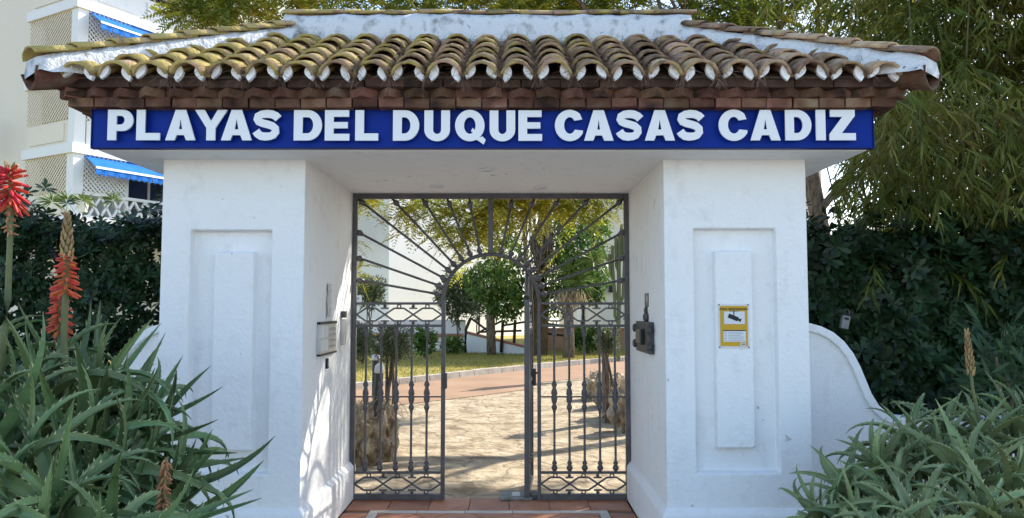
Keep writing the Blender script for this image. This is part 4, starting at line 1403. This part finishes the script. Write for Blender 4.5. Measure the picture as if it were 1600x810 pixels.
# column cactus
cc = thing('column_cactus', 'tall branching column cactus in front of the cream house', 'cactus', Vector((at(966, 560, 17).x, 17, 0)))
cb = cc.location
m = MB()
def cact(pts, r):
    pts = [at(*p, 17) - cb for p in pts]
    rows = []
    N = 14
    full = []
    for a, b in zip(pts[:-1], pts[1:]):
        for q in range(3): full.append(a.lerp(b, q / 3))
    full += [pts[-1], pts[-1] + Vector((0, 0, r * .7))]
    o = len(m.v)
    for i, p in enumerate(full):
        rr = r * (.25 if i == len(full) - 1 else 1)
        for q in range(N):
            a = 6.2832 * q / N; k = rr * (1.12 if q % 2 else .78)
            m.v.append((p.x + k * math.cos(a), p.y + k * math.sin(a), p.z))
    for i in range(len(full) - 1):
        for q in range(N):
            m.f.append((o + i * N + q, o + i * N + (q + 1) % N, o + (i + 1) * N + (q + 1) % N, o + (i + 1) * N + q))
    m.f.append(tuple(o + (len(full) - 1) * N + q for q in range(N)))
for pts_, r_ in (([(966, 565), (967, 480), (967, 420), (968, 366)], .052), ([(967, 480), (974, 462), (976, 410), (975, 360)], .046), ([(966, 470), (960, 455), (957, 415), (957, 385)], .045), ([(959, 440), (954, 428), (952, 398)], .036),
                  ([(967, 510), (961, 495), (960, 458)], .04), ([(976, 440), (981, 425), (982, 368)], .043), ([(968, 430), (963, 415), (962, 372)], .04), ([(968, 410), (971, 400), (971, 352)], .04), ([(976, 500), (982, 480), (984, 440)], .042), ([(957, 415), (948, 405), (946, 398)], .03)):
    m = MB(); cact(pts_, r_ * .78); m.build('stem', CACT, cc)


# low garden wall, ramp parapet and rustic pole fence
gw = thing('garden_wall', 'low white garden wall with brick ledge beyond the lawn', 'garden wall', (0, 0, 0))
a, b = at(540, 500, 27), at(727, 500, 27)
MB().box(a.x, b.x, 27, 27.3, 0, a.z).build('wall', BWALL, gw)
a2, b2 = at(540, 523, 26), at(722, 523, 26)
MB().box(a2.x, b2.x, 25.9, 26.95, a2.z - .08, a2.z).build('ledge', COPING, gw)
MB().box(a2.x, b2.x, 26.0, 26.9, 0, a2.z - .082).build('lower_wall', BWALL, gw)
rw = thing('ramp_wall', 'white ramp parapet sloping down to the right with brick coping', 'garden wall', (0, 0, 0))
a, b, c_ = at(727, 519, 24.8), at(850, 549, 23.6), at(905, 560, 23)
def slab(p, q, y0, y1, zlo, zhi, dz0, dz1, nm, mt, par):
    mb = MB()
    mb.add([(p.x, p.y + y0, zlo if zlo is not None else p.z + dz0), (q.x, q.y + y0, zlo if zlo is not None else q.z + dz0), (q.x, q.y + y1, zlo if zlo is not None else q.z + dz0), (p.x, p.y + y1, zlo if zlo is not None else p.z + dz0),
            (p.x, p.y + y0, p.z + dz1), (q.x, q.y + y0, q.z + dz1), (q.x, q.y + y1, q.z + dz1), (p.x, p.y + y1, p.z + dz1)],
           [(3, 2, 1, 0), (4, 5, 6, 7), (0, 1, 5, 4), (1, 2, 6, 5), (2, 3, 7, 6), (3, 0, 4, 7)])
    return mb.build(nm, mt, par)
slab(a, b, 0, .3, -.05, 0, 0, -.05, 'wall', BWALL, rw)
slab(a, b, -.04, .55, None, 0, -.049, .02, 'coping', COPING, rw)
ow = thing('terrace_wall', 'low terracotta coloured terrace wall at the right end of the garden', 'garden wall', (0, 0, 0))
a, b = at(842, 540, 26), at(1010, 540, 26)
MB().box(a.x, b.x, 26, 26.3, 0, at(900, 516, 26).z).build('wall', mat('terracotta_paint', [(.36, .19, .11), (.44, .25, .15)], scale=3, rough=.9), ow)
MB().box(a.x, b.x, 25.95, 26.35, at(900, 516, 26).z + .001, at(900, 513, 26).z).build('coping', COPING, ow)
rf = thing('pole_fence', 'rustic dark pole fence along the ramp wall', 'fence', (0, 0, 0))
for pts in (((727, 551), (728, 515), (735, 498)), ((783, 551), (786, 500)), ((803, 540), (805, 500))):
    MB().tube([at(x, y, 24.2) for x, y in pts], .055, 6).build('pole', WOOD, rf, smooth=True)
for pts in (((735, 497), (762, 517)), ((757, 515), (786, 501)), ((750, 519), (815, 517)), ((745, 522), (760, 513), (775, 522)), ((786, 509), (840, 500)), ((842, 520), (900, 527), (935, 520)), ((845, 505), (905, 512))):
    MB().tube([at(x, y, 24.15) for x, y in pts], .038, 6).build('rail', WOOD, rf, smooth=True)

# rock planters
def rock_mesh(seed):
    bm = bmesh.new(); bmesh.ops.create_icosphere(bm, subdivisions=4, radius=1)
    rr = random.Random(seed); ph = [rr.uniform(0, 6) for _ in range(6)]
    from mathutils import noise
    for v in bm.verts:
        c = v.co
        k = 1 + .16 * math.sin(c.x * 4 + ph[0]) * math.sin(c.y * 5 + ph[1]) + .13 * math.sin(c.z * 9 + ph[2]) + .10 * math.sin(c.x * 11 + c.y * 9 + ph[3]) + rr.uniform(-.05, .05)
        q = Vector((c.x * 2.0 + seed * 7, c.y * 2.0, c.z * 1.7))
        k += .45 * noise.ridged_multi_fractal(q, 1, 2.1, 4, 1, 2) * .35 - .25 + .15 * noise.noise(c * 9)
        v.co = c * k
    me = bpy.data.meshes.new('rock'); bm.to_mesh(me); bm.free(); me.materials.append(ROCK)
    return me
rocks = [rock_mesh(i) for i in range(5)]
def planter(label, spots, grass):
    p0 = spots[0][0]
    t = thing('rock_planter', label, 'planter', p0, group='rock planters behind the gate')
    for (p, sx, sz) in spots:
        o = obj('rock', random.choice(rocks), t, Vector(p) - Vector(p0) + Vector((0, 0, sz * .6))); o.scale = (sx, sx * random.uniform(.8, 1.1), sz * .92); o.rotation_euler = (0, 0, random.uniform(0, 6))
    k = 260
    idx = rng.integers(0, len(spots), k)
    P = np.array([tuple(Vector(spots[i][0]) - Vector(p0)) for i in idx]) + rng.normal(0, .12, (k, 3)) * np.array([1, 1, .2]) + np.array([[0, 0, spots[i][2] * 1.5] for i in idx])
    D = np.stack([rng.normal(-.1, .7, k), rng.normal(-.4, .7, k), rng.normal(.1, .5, k)], 1)
    tag(leaves('dry_plants', P, D, rng.uniform(.08, .2, k), .007, STRAW, t, droop=.7, wide=.3), kind='stuff')
planter('rugged rock planter with dry grass behind the left railings', [((*gp(575, 722)[:2], 0), .17, .33), ((*gp(602, 716)[:2], 0), .12, .30), ((*gp(552, 722)[:2], 0), .17, .36), ((*gp(585, 700)[:2], 0), .2, .33), ((*gp(555, 700)[:2], 0), .2, .34), ((*gp(604, 700)[:2], 0), .12, .34), ((*gp(530, 715)[:2], 0), .2, .33)], 1)
planter('rugged rock planter with dry grass behind the right railings', [((*gp(975, 672)[:2], 0), .18, .36), ((*gp(958, 650)[:2], 0), .18, .34), ((*gp(945, 635)[:2], 0), .18, .30), ((*gp(932, 622)[:2], 0), .2, .28), ((*gp(990, 655)[:2], 0), .3, .34), ((*gp(970, 632)[:2], 0), .3, .30)], 1)
def bollard(label, px, pyb, pyt, Y, lean=0, cap=True):
    b = at(px, pyb, Y); h = at(px, pyt, Y).z - b.z
    t = thing('bollard_lamp', label, 'lamp post', b, group='posts in the planters')
    t.rotation_euler = (0, R(lean), 0)
    MB().lathe([(.045, -.4), (.045, h * .78), (.05, h * .79)], n=12).build('post', DARKM, t)
    MB().lathe([(.05, h * .79), (.052, h * .80), (.046, h * .95), (.02, h)], n=12).build('lamp_head', PLASTICW if cap else DARKM, t, smooth=True)
bollard('slim dark bollard with a white head in the left rock planter', 589, 640, 568, 7.9, 3)
bollard('dark wooden post under the topiary ball in the right planter', 946, 596, 548, 10.3, 0, False)
bollard('pale thin post behind the white headed bollard', 587, 600, 553, 9.3, 0)

# ================================================================== HOUSES beyond the garden
hs = thing('white_house', 'tall plain white house wall seen left through the gate', 'house', (0, 0, 0))
def block(x0, y0, dirx, L1, L2, h, nm, mt, par):
    """box with its near corner at x0,y0; first face runs along dirx for L1, second at a right angle"""
    u = Vector((math.cos(dirx), math.sin(dirx), 0)); v = Vector((-u.y, u.x, 0))
    o = Vector((x0, y0, 0)); q = [o, o + u * L1, o + u * L1 + v * L2, o + v * L2]
    mb = MB(); mb.add([tuple(p) for p in q] + [tuple(p + Vector((0, 0, h))) for p in q], [(3, 2, 1, 0), (4, 5, 6, 7), (0, 1, 5, 4), (1, 2, 6, 5), (2, 3, 7, 6), (3, 0, 4, 7)])
    return mb.build(nm, mt, par)
c = at(607, 480, 33)
block(c.x, 33, R(53), 20, 14, 8.2, 'wall', BWALL, hs)
c = at(668, 480, 35.6)
block(c.x, 35.6, R(53), 16, 3, 7.4, 'wall', BWALL, hs)
w = at(556, 345, 34.6)
MB().box(w.x - 1.2, w.x + .35, 31.8, 31.9, w.z - .7, w.z + 1.2).build('window', GLASS, hs)
bl = MB()
for i in range(9):
    bl.box(w.x - 1.0 + i * .16, w.x - .97 + i * .16, 31.3, 31.33, w.z - .75, w.z + .25)
bl.box(w.x - 1.1, w.x + .45, 31.28, 31.35, w.z + .25, w.z + .3).box(w.x - 1.2, w.x + .5, 31.2, 31.95, w.z - .9, w.z - .75)
bl.build('balcony', DARKM, hs)
sn = thing('notice_board', 'small white notice board at the far left behind the fan bars', 'notice', at(555, 470, 20))
MB().box(-.18, .16, 0, .03, -.12, .14).build('board', PLASTICW, sn)
MB().box(-.14, .10, -.004, -.001, .03, .08).build('print', INKG, sn)
MB().box(-.02, .02, .03, .06, -2.0, .1).build('post', DARKM, sn)
h2 = thing('cream_house', 'cream house with dark grilled door seen right through the gate', 'house', (0, 0, 0))
c = at(940, 480, 29)
block(c.x, 29, R(8), 9, 8, 7.5, 'wall', BCREAM, h2)
c2 = at(908, 480, 32)
block(c2.x, 32, R(4), 4, 6, 6.2, 'wall', BWALL, h2)
d = at(930, 470, 31.6)
MB().box(d.x - .55, d.x + .55, 31.75, 31.9, at(930, 515, 31.7).z, at(930, 453, 31.7).z).build('door', GLASS, h2)
gm = MB()
for i in range(8):
    gm.box(d.x - .52 + i * .145, d.x - .49 + i * .145, 31.66, 31.70, at(930, 515, 31.7).z, at(930, 453, 31.7).z)
for i in range(5):
    z = at(930, 515, 31.7).z + i * .4
    gm.box(d.x - .55, d.x + .55, 31.65, 31.71, z, z + .03)
gm.build('grille', DARKM, h2)
lp = at(955, 449, 28.9)
MB().box(lp.x - .09, lp.x + .09, 28.6, 29.0, lp.z - .2, lp.z + .12).build('wall_lamp', BLACK, h2)

# ================================================================== APARTMENT BLOCK on the left
Y0 = 30.0
ap = thing('apartment_block', 'cream apartment block with lattice balconies and blue awnings', 'apartment block', (at(113, 300, Y0).x, Y0, 0), rotz=0)
u = Vector((.49, .872, 0)); v = Vector((-.872, .49, 0))      # right face runs away along u, left face along v


def L3(a, b, z):
    return u * a + v * b + Vector((0, 0, z))


def ubox(name, a0, a1, b0, b1, z0, z1, mt, par):
    mb = MB()
    vs = [L3(a, b, z) for z in (z0, z1) for b in (b0, b1) for a in (a0, a1)]
    mb.add(vs, [(0, 2, 3, 1), (4, 5, 7, 6), (0, 1, 5, 4), (2, 6, 7, 3), (0, 4, 6, 2), (1, 3, 7, 5)])
    return mb.build(name, mt, par)


def lattice(plane, p0, p1, z0, z1, par, step=.19):
    mb = MB()
    W, H = p1 - p0, z1 - z0
    def P3(s, z, off):
        return L3(s, off, z) if plane == 'u' else L3(off, s, z)
    for sg_ in (1, -1):
        c = -H
        while c < W + H:
            pts = []
            # line s = c + sg*z
            za, zb = 0, H
            sa, sb = (c, c + H) if sg_ > 0 else (c + H, c)
            lo, hi = max(min(sa, sb), 0), min(max(sa, sb), W)
            if hi - lo > .03:
                if sg_ > 0:
                    a_, b_ = (lo, lo - c), (hi, hi - c)
                else:
                    a_, b_ = (lo, c + H - lo), (hi, c + H - hi)
                mb.bar(P3(p0 + a_[0], z0 + a_[1], .02 * sg_), P3(p0 + b_[0], z0 + b_[1], .02 * sg_), .055, .02, up=(v if plane == 'u' else u))
            c += step
    return mb.build('lattice', BCREAM if plane == 'v' else BWALL, par)


ST = 2.93
zb = at(113, 223, Y0).z           # top of slab at the middle level
BD = 2.2                           # depth of the balconies back along v
ubox('wall', 2.4, 14, BD, 9, 0, 17, BCREAM, ap)          # body behind the balconies
ubox('wall', .6, 2.45, 3.4, 12, 0, 17, BCREAM, ap)       # plain wall at the far left
for k in (-1, 0, 1, 2, 3):
    z = zb + k * ST
    sl_ = ubox('balcony_slab', -.12, 12, -.1, 3.5, z - .40, z, BWALL, ap)
    sp = ubox('spandrel', .02, .16, .42, 3.4, z + .0, z + 1.0, BCREAM, ap)
    ubox('raised_panel', -.03, .02, .7, 3.1, z + .15, z + .85, BCREAM, sp)
    if k == -1:
        pr = MB()
        for i in range(22):
            s0 = .7 + i * .5
            for sg_ in (1, -1):
                pr.bar(L3(s0, .06, z + (.08 if sg_ > 0 else .92)), L3(s0 + .5, .06, z + (.92 if sg_ > 0 else .08)), .09, .08, up=v)
        pr.bar(L3(.5, .06, z + .98), L3(11.8, .06, z + .98), .12, .14, up=v).bar(L3(.5, .06, z + .05), L3(11.8, .06, z + .05), .12, .12, up=v)
        pr.build('balustrade', BWALL, ap)
    else:
        s2 = ubox('spandrel', .5, 11.9, .02, .16, z, z + 1.0, BWALL, ap)
        for i in range(5):
            ubox('raised_panel', .8 + i * 2.2, 2.6 + i * 2.2, -.03, .02, z + .15, z + .85, BWALL, s2)
    ubox('corner_post', -.02, .42, -.02, .42, z, z + ST - .4, BWALL, ap)
    lattice('v', .42, 3.4, z + 1.0, z + ST - .4, ap)
    lattice('u', .45, 2.3, z + 1.0, z + ST - .4, ap)
    ubox('balcony_wall', 2.3, 2.45, .1, BD + .3, z, z + ST - .4, BWALL, ap)
    w_ = ubox('window', 3.4, 6.2, BD - .06, BD + .02, z + .15, z + 2.2, GLASS, ap)
    for a_ in (3.34, 4.75, 6.14):
        ubox('window_frame', a_, a_ + .12, BD - .10, BD - .061, z + .1, z + 2.25, BWALL, w_)
    ubox('window_frame', 3.3, 6.3, BD - .11, BD - .0615, z + 2.2, z + 2.32, BWALL, w_)
    # awning: sloping cloth with a scalloped valance
    if k >= -1:
        zt = z + ST - .42
        aw = MB()
        aw.add([L3(.45, .05, zt), L3(7.2, .05, zt), L3(7.2, -.75, zt - .55), L3(.45, -.75, zt - .55)], [(0, 1, 2, 3)])
        ao = aw.build('awning', AWN, ap)
        so = ao.modifiers.new('thick', 'SOLIDIFY'); so.thickness = .02
        va = MB()
        for i in range(27):
            a_ = .45 + i * .25
            va.add([L3(a_, -.76, zt - .55), L3(a_ + .25, -.76, zt - .55), L3(a_ + .24, -.77 + .03 * (i % 2), zt - .80), L3(a_ + .125, -.75 - .03 * (i % 2), zt - .88), L3(a_ + .01, -.77 + .03 * (i % 2), zt - .80)], [(0, 1, 2, 3, 4)])
        va.build('valance', AWN, ao)
        stp = MB(); stp.add([L3(.45, -.765, zt - .51), L3(7.2, -.765, zt - .51), L3(7.2, -.785, zt - .60), L3(.45, -.785, zt - .60)], [(0, 1, 2, 3)])
        stp.build('white_stripe', AWNW, ao)
sw_ = at(2, 215, 34)
wl = MB().box(-.4, .16, -.05, .05, -.75, .75).build('window', GLASS, ap, loc=Vector((sw_.x, sw_.y - 1.6, sw_.z)) - ap.location)
for i in range(5):
    MB().box(-.32 + i * .1, -.29 + i * .1, -.16, -.13, -.75, .75).build('window_bar', DARKM, wl)
MB().box(-.5, .26, -.25, .05, -.9, -.76).build('sill', BWALL, wl)
# spiky plants on the lowest balcony
yp = thing('balcony_yucca', 'yellow green spiky plants on the lowest apartment balcony', 'plant', at(130, 312, 27))
MB().lathe([(.14, -.45), (.18, -.12), (.17, -.1)], n=12).build('pot', BWALL, yp)
for i, dx in enumerate((-1.1, -.5, .1, 1.1)):
    tuft(yp, (dx, random.uniform(-.3, .3), random.uniform(-.1, .15)), 46, .6, .05, YUCCA, up=.5)

# ================================================================== ALOES in front
def aloe_leaf_mesh(seed, L, W, curl, rise, m):
    """channelled spiny leaf along +Y from the origin, arching"""
    rr = random.Random(seed)
    mb = MB(); n = 11
    pos = []
    a = rise; p = Vector((0, 0, 0)); tw = rr.uniform(-.5, .5)
    lat = 0; yaw = 0; dyaw = rr.uniform(-.06, .06)
    for i in range(n + 1):
        pos.append((p.copy(), a, yaw))
        st = L / n
        yaw += dyaw
        p = p + Vector((math.sin(yaw) * math.cos(a), math.cos(yaw) * math.cos(a), math.sin(a))) * st
        a += curl * (0.5 + i / n) / n
    for i, (q, a_, yw) in enumerate(pos):
        t = i / n
        w = W * (.92 if t < .08 else 1) * (1 - t ** 1.7) ** .9 + .0012
        th = .012 * (1 - t) + .002
        right = Vector((math.cos(yw), -math.sin(yw), 0))
        nrm = Vector((-math.sin(yw) * math.sin(a_), -math.cos(yw) * math.sin(a_), math.cos(a_)))
        ch = w * .32
        mb.v += [tuple(q - right * w / 2 + nrm * ch), tuple(q - right * w * .2), tuple(q + right * w * .2), tuple(q + right * w / 2 + nrm * ch), tuple(q - nrm * (th + ch * .25))]
    for i in range(n):
        o = i * 5
        for j in range(5):
            k = (j + 1) % 5
            mb.f.append((o + j, o + k, o + 5 + k, o + 5 + j))
    # marginal teeth
    for s in (0, 3):
        tn = 13
        for i in range(tn):
            t = .06 + .86 * i / tn
            k = t * n; i0 = int(k); f_ = k - i0
            a0 = Vector(mb.v[i0 * 5 + s]).lerp(Vector(mb.v[(i0 + 1) * 5 + s]), f_)
            k2 = k + .22; i1 = min(int(k2), n - 1); a1 = Vector(mb.v[i1 * 5 + s]).lerp(Vector(mb.v[(i1 + 1) * 5 + s]), k2 - i1)
            inn = Vector(mb.v[i0 * 5 + (1 if s == 0 else 2)])
            out = (a0 - inn); out.normalize() if out.length > 1e-6 else None
            tipp = (a0 + a1) / 2 + out * .016 + (a1 - a0) * .7
            o = len(mb.v)
            mb.v += [tuple(a0), tuple(a1), tuple(tipp)]
            mb.f.append((o, o + 1, o + 2))
    me = mb.mesh('leaf', m, False)
    me.materials.append(TOOTH)
    for p in me.polygons:
        if len(p.vertices) == 3: p.material_index = 1
    return me


random.seed(99)
VAR = {}
for key, m, Lk, Wk in (('l', ALOE, .62, .066), ('r', ALOER, .50, .052)):
    VAR[key] = []
    for i in range(10):
        VAR[key].append(aloe_leaf_mesh(i, Lk * random.uniform(.85, 1.15), Wk * random.uniform(.75, 1.3), random.choice((-2.4, -1.7, -1.2, -.6, .3, 1.0)), random.uniform(.4, .8), m))
dryme = [aloe_leaf_mesh(50 + i, .36, .03, -2.2, .1, DRYLEAF) for i in range(3)]


def rosette(shrub_o, c, axis, key, nl, size, dry=6):
    c = Vector(c)
    axis = Vector(axis).normalized()
    loc = c - shrub_o.location
    st = MB()
    st.tube([loc - axis * .55 - Vector((0, 0, .15)), loc - axis * .25, loc], [.022, .026, .018], 7)
    s_o = st.build('stem', DRYLEAF, shrub_o, smooth=True)
    q = axis.to_track_quat('Z', 'Y').to_matrix().to_4x4()
    for i in range(nl):
        t = i / nl                       # 0 outer .. 1 inner
        az = i * 2.39996 + random.uniform(-.2, .2)
        pitch = -.35 + 1.15 * t + random.uniform(-.12, .12)
        sc = size * (1.0 - .35 * t ** 2) * random.uniform(.85, 1.1)
        o = obj('leaf', random.choice(VAR[key]), s_o)
        o.matrix_local = Matrix.Translation(loc + axis * (-.10 + .12 * t)) @ q @ Matrix.Rotation(az, 4, 'Z') @ Matrix.Rotation(pitch, 4, 'X') @ Matrix.Rotation(random.uniform(-.25, .25), 4, 'Y') @ Matrix.Diagonal((sc, sc, sc, 1))
    for i in range(dry):
        o = obj('dry_leaf', random.choice(dryme), s_o)
        o.matrix_local = Matrix.Translation(loc - axis * random.uniform(.12, .3)) @ q @ Matrix.Rotation(random.uniform(0, 6.28), 4, 'Z') @ Matrix.Rotation(random.uniform(-.9, -.4), 4, 'X')
    return s_o


def spike(shrub_o, pts, r, zones, label=None, fat=1.0):
    """flower stalk; zones = (t0, t1, kind) along the stalk from its base"""
    pts = [Vector(p) - shrub_o.location for p in pts]
    st = MB(); fine = []
    for a, b in zip(pts[:-1], pts[1:]):
        for q in range(4): fine.append(a.lerp(b, q / 4))
    fine.append(pts[-1])
    st.tube(fine, [r * (1 - .55 * i / len(fine)) for i in range(len(fine))], 7)
    s_o = st.build('flower_stalk', STALK, shrub_o, smooth=True)
    if label: s_o['label'] = label
    tot = len(fine) - 1
    def pos(t):
        k = min(t * tot, tot - 1e-4); i = int(k); return fine[i].lerp(fine[i + 1], k - i)
    for t0, t1, kind in zones:
        mb = MB(); Ls = (pos(t1) - pos(t0)).length
        if kind == 'bud':
            k = int(Ls / .0042)
            for i in range(k):
                q = i / k; c = pos(t0 + (t1 - t0) * q); a = i * 2.4
                rad = fat * .042 * math.sin(math.pi * min(1, .42 + .58 * q)) * (1 if q < .97 else .5) + .003
                d = Vector((math.cos(a) * .55, math.sin(a) * .55, 2.2)).normalized()
                e = c + Vector((math.cos(a), math.sin(a), 0)) * rad * .5
                mb.tube([e, e + d * .016, e + d * .03], [.008 * fat, .009 * fat, .002], 4)
            mb.build('flower_buds', BUD, s_o)
        elif kind in ('red', 'coral'):
            k = int(Ls / (.0026 if kind == 'red' else .0034))
            for i in range(k):
                q = i / k; c = pos(t0 + (t1 - t0) * q); a = i * 2.4 + random.uniform(-.2, .2)
                droop = 1.0 - 1.9 * q if kind == 'red' else .35 - .9 * q
                droop = -(droop) + random.uniform(-.15, .15)
                d = Vector((math.cos(a), math.sin(a), droop)).normalized()
                ln_ = ((.078 if kind == 'red' else .056) - .024 * q) * random.uniform(.85, 1.1)
                e = c + d * .010
                mb.tube([e, e + d * ln_ * .5 + Vector((0, 0, -.004)), e + d * ln_ + Vector((0, 0, -.012))], [.0050, .0070, .0038] if kind == 'coral' else [.0055, .0080, .0042], 5)
            mb.build('flowers', FLOWER if kind == 'red' else CORAL, s_o)
        else:
            k = int(Ls / .0035)
            for i in range(k):
                q = i / k; c = pos(t0 + (t1 - t0) * q); a = i * 2.4 + random.uniform(-.4, .4)
                d = Vector((math.cos(a), math.sin(a), -.5 + random.uniform(-.5, .7))).normalized()
                mb.tube([c, c + d * .016, c + d * random.uniform(.02, .034) + Vector((0, 0, -.008))], [.004, .005, .002], 4)
            mb.build('spent_flowers', SPENT, s_o)
    return s_o


bed = tag(MB().add([(-5, 1.2, 0), (-1.35, 1.2, .0), (-1.45, 4.5, 0.0), (-5, 5.1, .1)], [(0, 1, 2, 3)]).build('planting_bed', SOIL), kind='structure')
bed2 = tag(MB().add([(1.75, 1.2, 0), (6, 1.2, .1), (6, 5.1, .25), (1.75, 4.5, 0.1)], [(0, 1, 2, 3)]).build('planting_bed', SOIL), kind='structure')

A1 = thing('aloe_shrub', 'spiny aloe shrub with two tall red flower spikes at the far left', 'aloe', (-2.2, 3.3, .1), group='aloe shrubs by the gatehouse')
for (px, py, Y, ax) in ((60, 634, 3.35, (-.2, -.3, 1)), (150, 634, 3.5, (.3, -.2, 1)), (0, 674, 3.2, (-.3, -.5, .9)), (110, 724, 3.15, (.1, -.6, .9)), (-40, 604, 3.5, (-.3, -.1, 1)), (205, 674, 3.6, (.6, -.1, 1))):
    rosette(A1, at(px, py, Y), ax, 'l', 19, 1.0)
spike(A1, [at(-6, 640, 3.25), at(12, 470, 3.25), at(17, 330, 3.25), at(14, 258, 3.25)], .016, ((.58, .74, 'spent'), (.74, .955, 'red'), (.955, .995, 'bud')), 'tallest stalk with a dense red flower head')
spike(A1, [at(104, 680, 3.35), at(100, 520, 3.35), at(104, 420, 3.35), at(105, 336, 3.35)], .018, ((.54, .75, 'coral'), (.71, .995, 'bud')), 'stalk with coral flowers below a tapering bud cone', .8)
spike(A1, [at(112, 630, 3.6), at(94, 540, 3.6), at(92, 450, 3.6)], .010, ((.40, .62, 'spent'), (.62, .98, 'coral')))
A2 = thing('aloe_shrub', 'spiny aloe shrub leaning against the left pillar, with a dried spike', 'aloe', (-1.6, 3.4, .0), group='aloe shrubs by the gatehouse')
for (px, py, Y, ax) in ((225, 690, 3.55, (.6, -.3, .9)), (180, 740, 3.3, (.3, -.6, .8)), (255, 760, 3.5, (.7, -.4, .7)), (140, 770, 3.1, (.0, -.7, .8)), (250, 820, 3.4, (.5, -.5, .7)), (190, 830, 3.2, (.2, -.6, .8))):
    rosette(A2, at(px, py, Y), ax, 'l', 18, .86)
spike(A2, [at(250, 880, 2.9), at(253, 800, 2.9), at(260, 715, 2.9)], .013, ((.30, .99, 'spent'),), 'dried orange brown spike')
A3 = thing('aloe_shrub', 'spiny aloe shrub in the bottom left corner, nearest the viewer', 'aloe', (-2.0, 2.7, .0), group='aloe shrubs by the gatehouse')
for (px, py, Y, ax) in ((30, 740, 2.8, (-.1, -.6, .9)), (90, 800, 2.7, (.2, -.6, .8)), (-10, 830, 2.6, (-.2, -.5, .9)), (160, 860, 2.75, (.4, -.4, .8)), (-50, 700, 2.9, (-.5, -.4, .9)), (60, 880, 2.7, (0, -.5, 1))):
    rosette(A3, at(px, py, Y), ax, 'l', 17, .88)

B1 = thing('aloe_shrub', 'pale green aloe shrub spilling over the low right wing wall', 'aloe', (2.6, 4.1, .1), group='aloe shrubs by the gatehouse')
for (px, py, Y, ax) in ((1420, 693, 4.1, (-.1, -.2, 1)), (1380, 738, 3.9, (-.5, -.3, .9)), (1460, 728, 3.9, (.1, -.4, 1)), (1330, 778, 3.9, (-.7, -.3, .8)), (1400, 788, 3.7, (-.2, -.6, .8)), (1290, 813, 3.9, (-.8, -.3, .7)), (1340, 838, 3.7, (-.4, -.6, .8))):
    rosette(B1, at(px, py, Y), ax, 'r', 22, .85)
B2 = thing('aloe_shrub', 'pale green aloe shrub with a yellow bud spike at the right edge', 'aloe', (3.0, 3.9, .1), group='aloe shrubs by the gatehouse')
for (px, py, Y, ax) in ((1530, 693, 4.0, (.0, -.2, 1)), (1590, 678, 4.1, (.4, -.2, 1)), (1510, 748, 3.7, (-.2, -.5, .9)), (1580, 758, 3.6, (.3, -.5, .9)), (1480, 688, 4.2, (-.1, -.1, 1)), (1640, 728, 3.8, (.4, -.3, .9))):
    rosette(B2, at(px, py, Y), ax, 'r', 22, .9)
spike(B2, [at(1540, 700, 4.0), at(1520, 610, 4.0), at(1510, 518, 4.0)], .011, ((.62, .99, 'bud'),), 'pale yellow bud spike', .55)
B3 = thing('aloe_shrub', 'pale green aloe shrub in the bottom right corner', 'aloe', (2.3, 3.3, .0), group='aloe shrubs by the gatehouse')
for (px, py, Y, ax) in ((1440, 838, 3.3, (-.1, -.5, .9)), (1530, 818, 3.3, (.1, -.5, .9)), (1590, 838, 3.2, (.3, -.4, .9)), (1380, 868, 3.3, (-.4, -.4, .8)), (1480, 888, 3.2, (.0, -.5, .9))):
    rosette(B3, at(px, py, Y), ax, 'r', 20, .85)
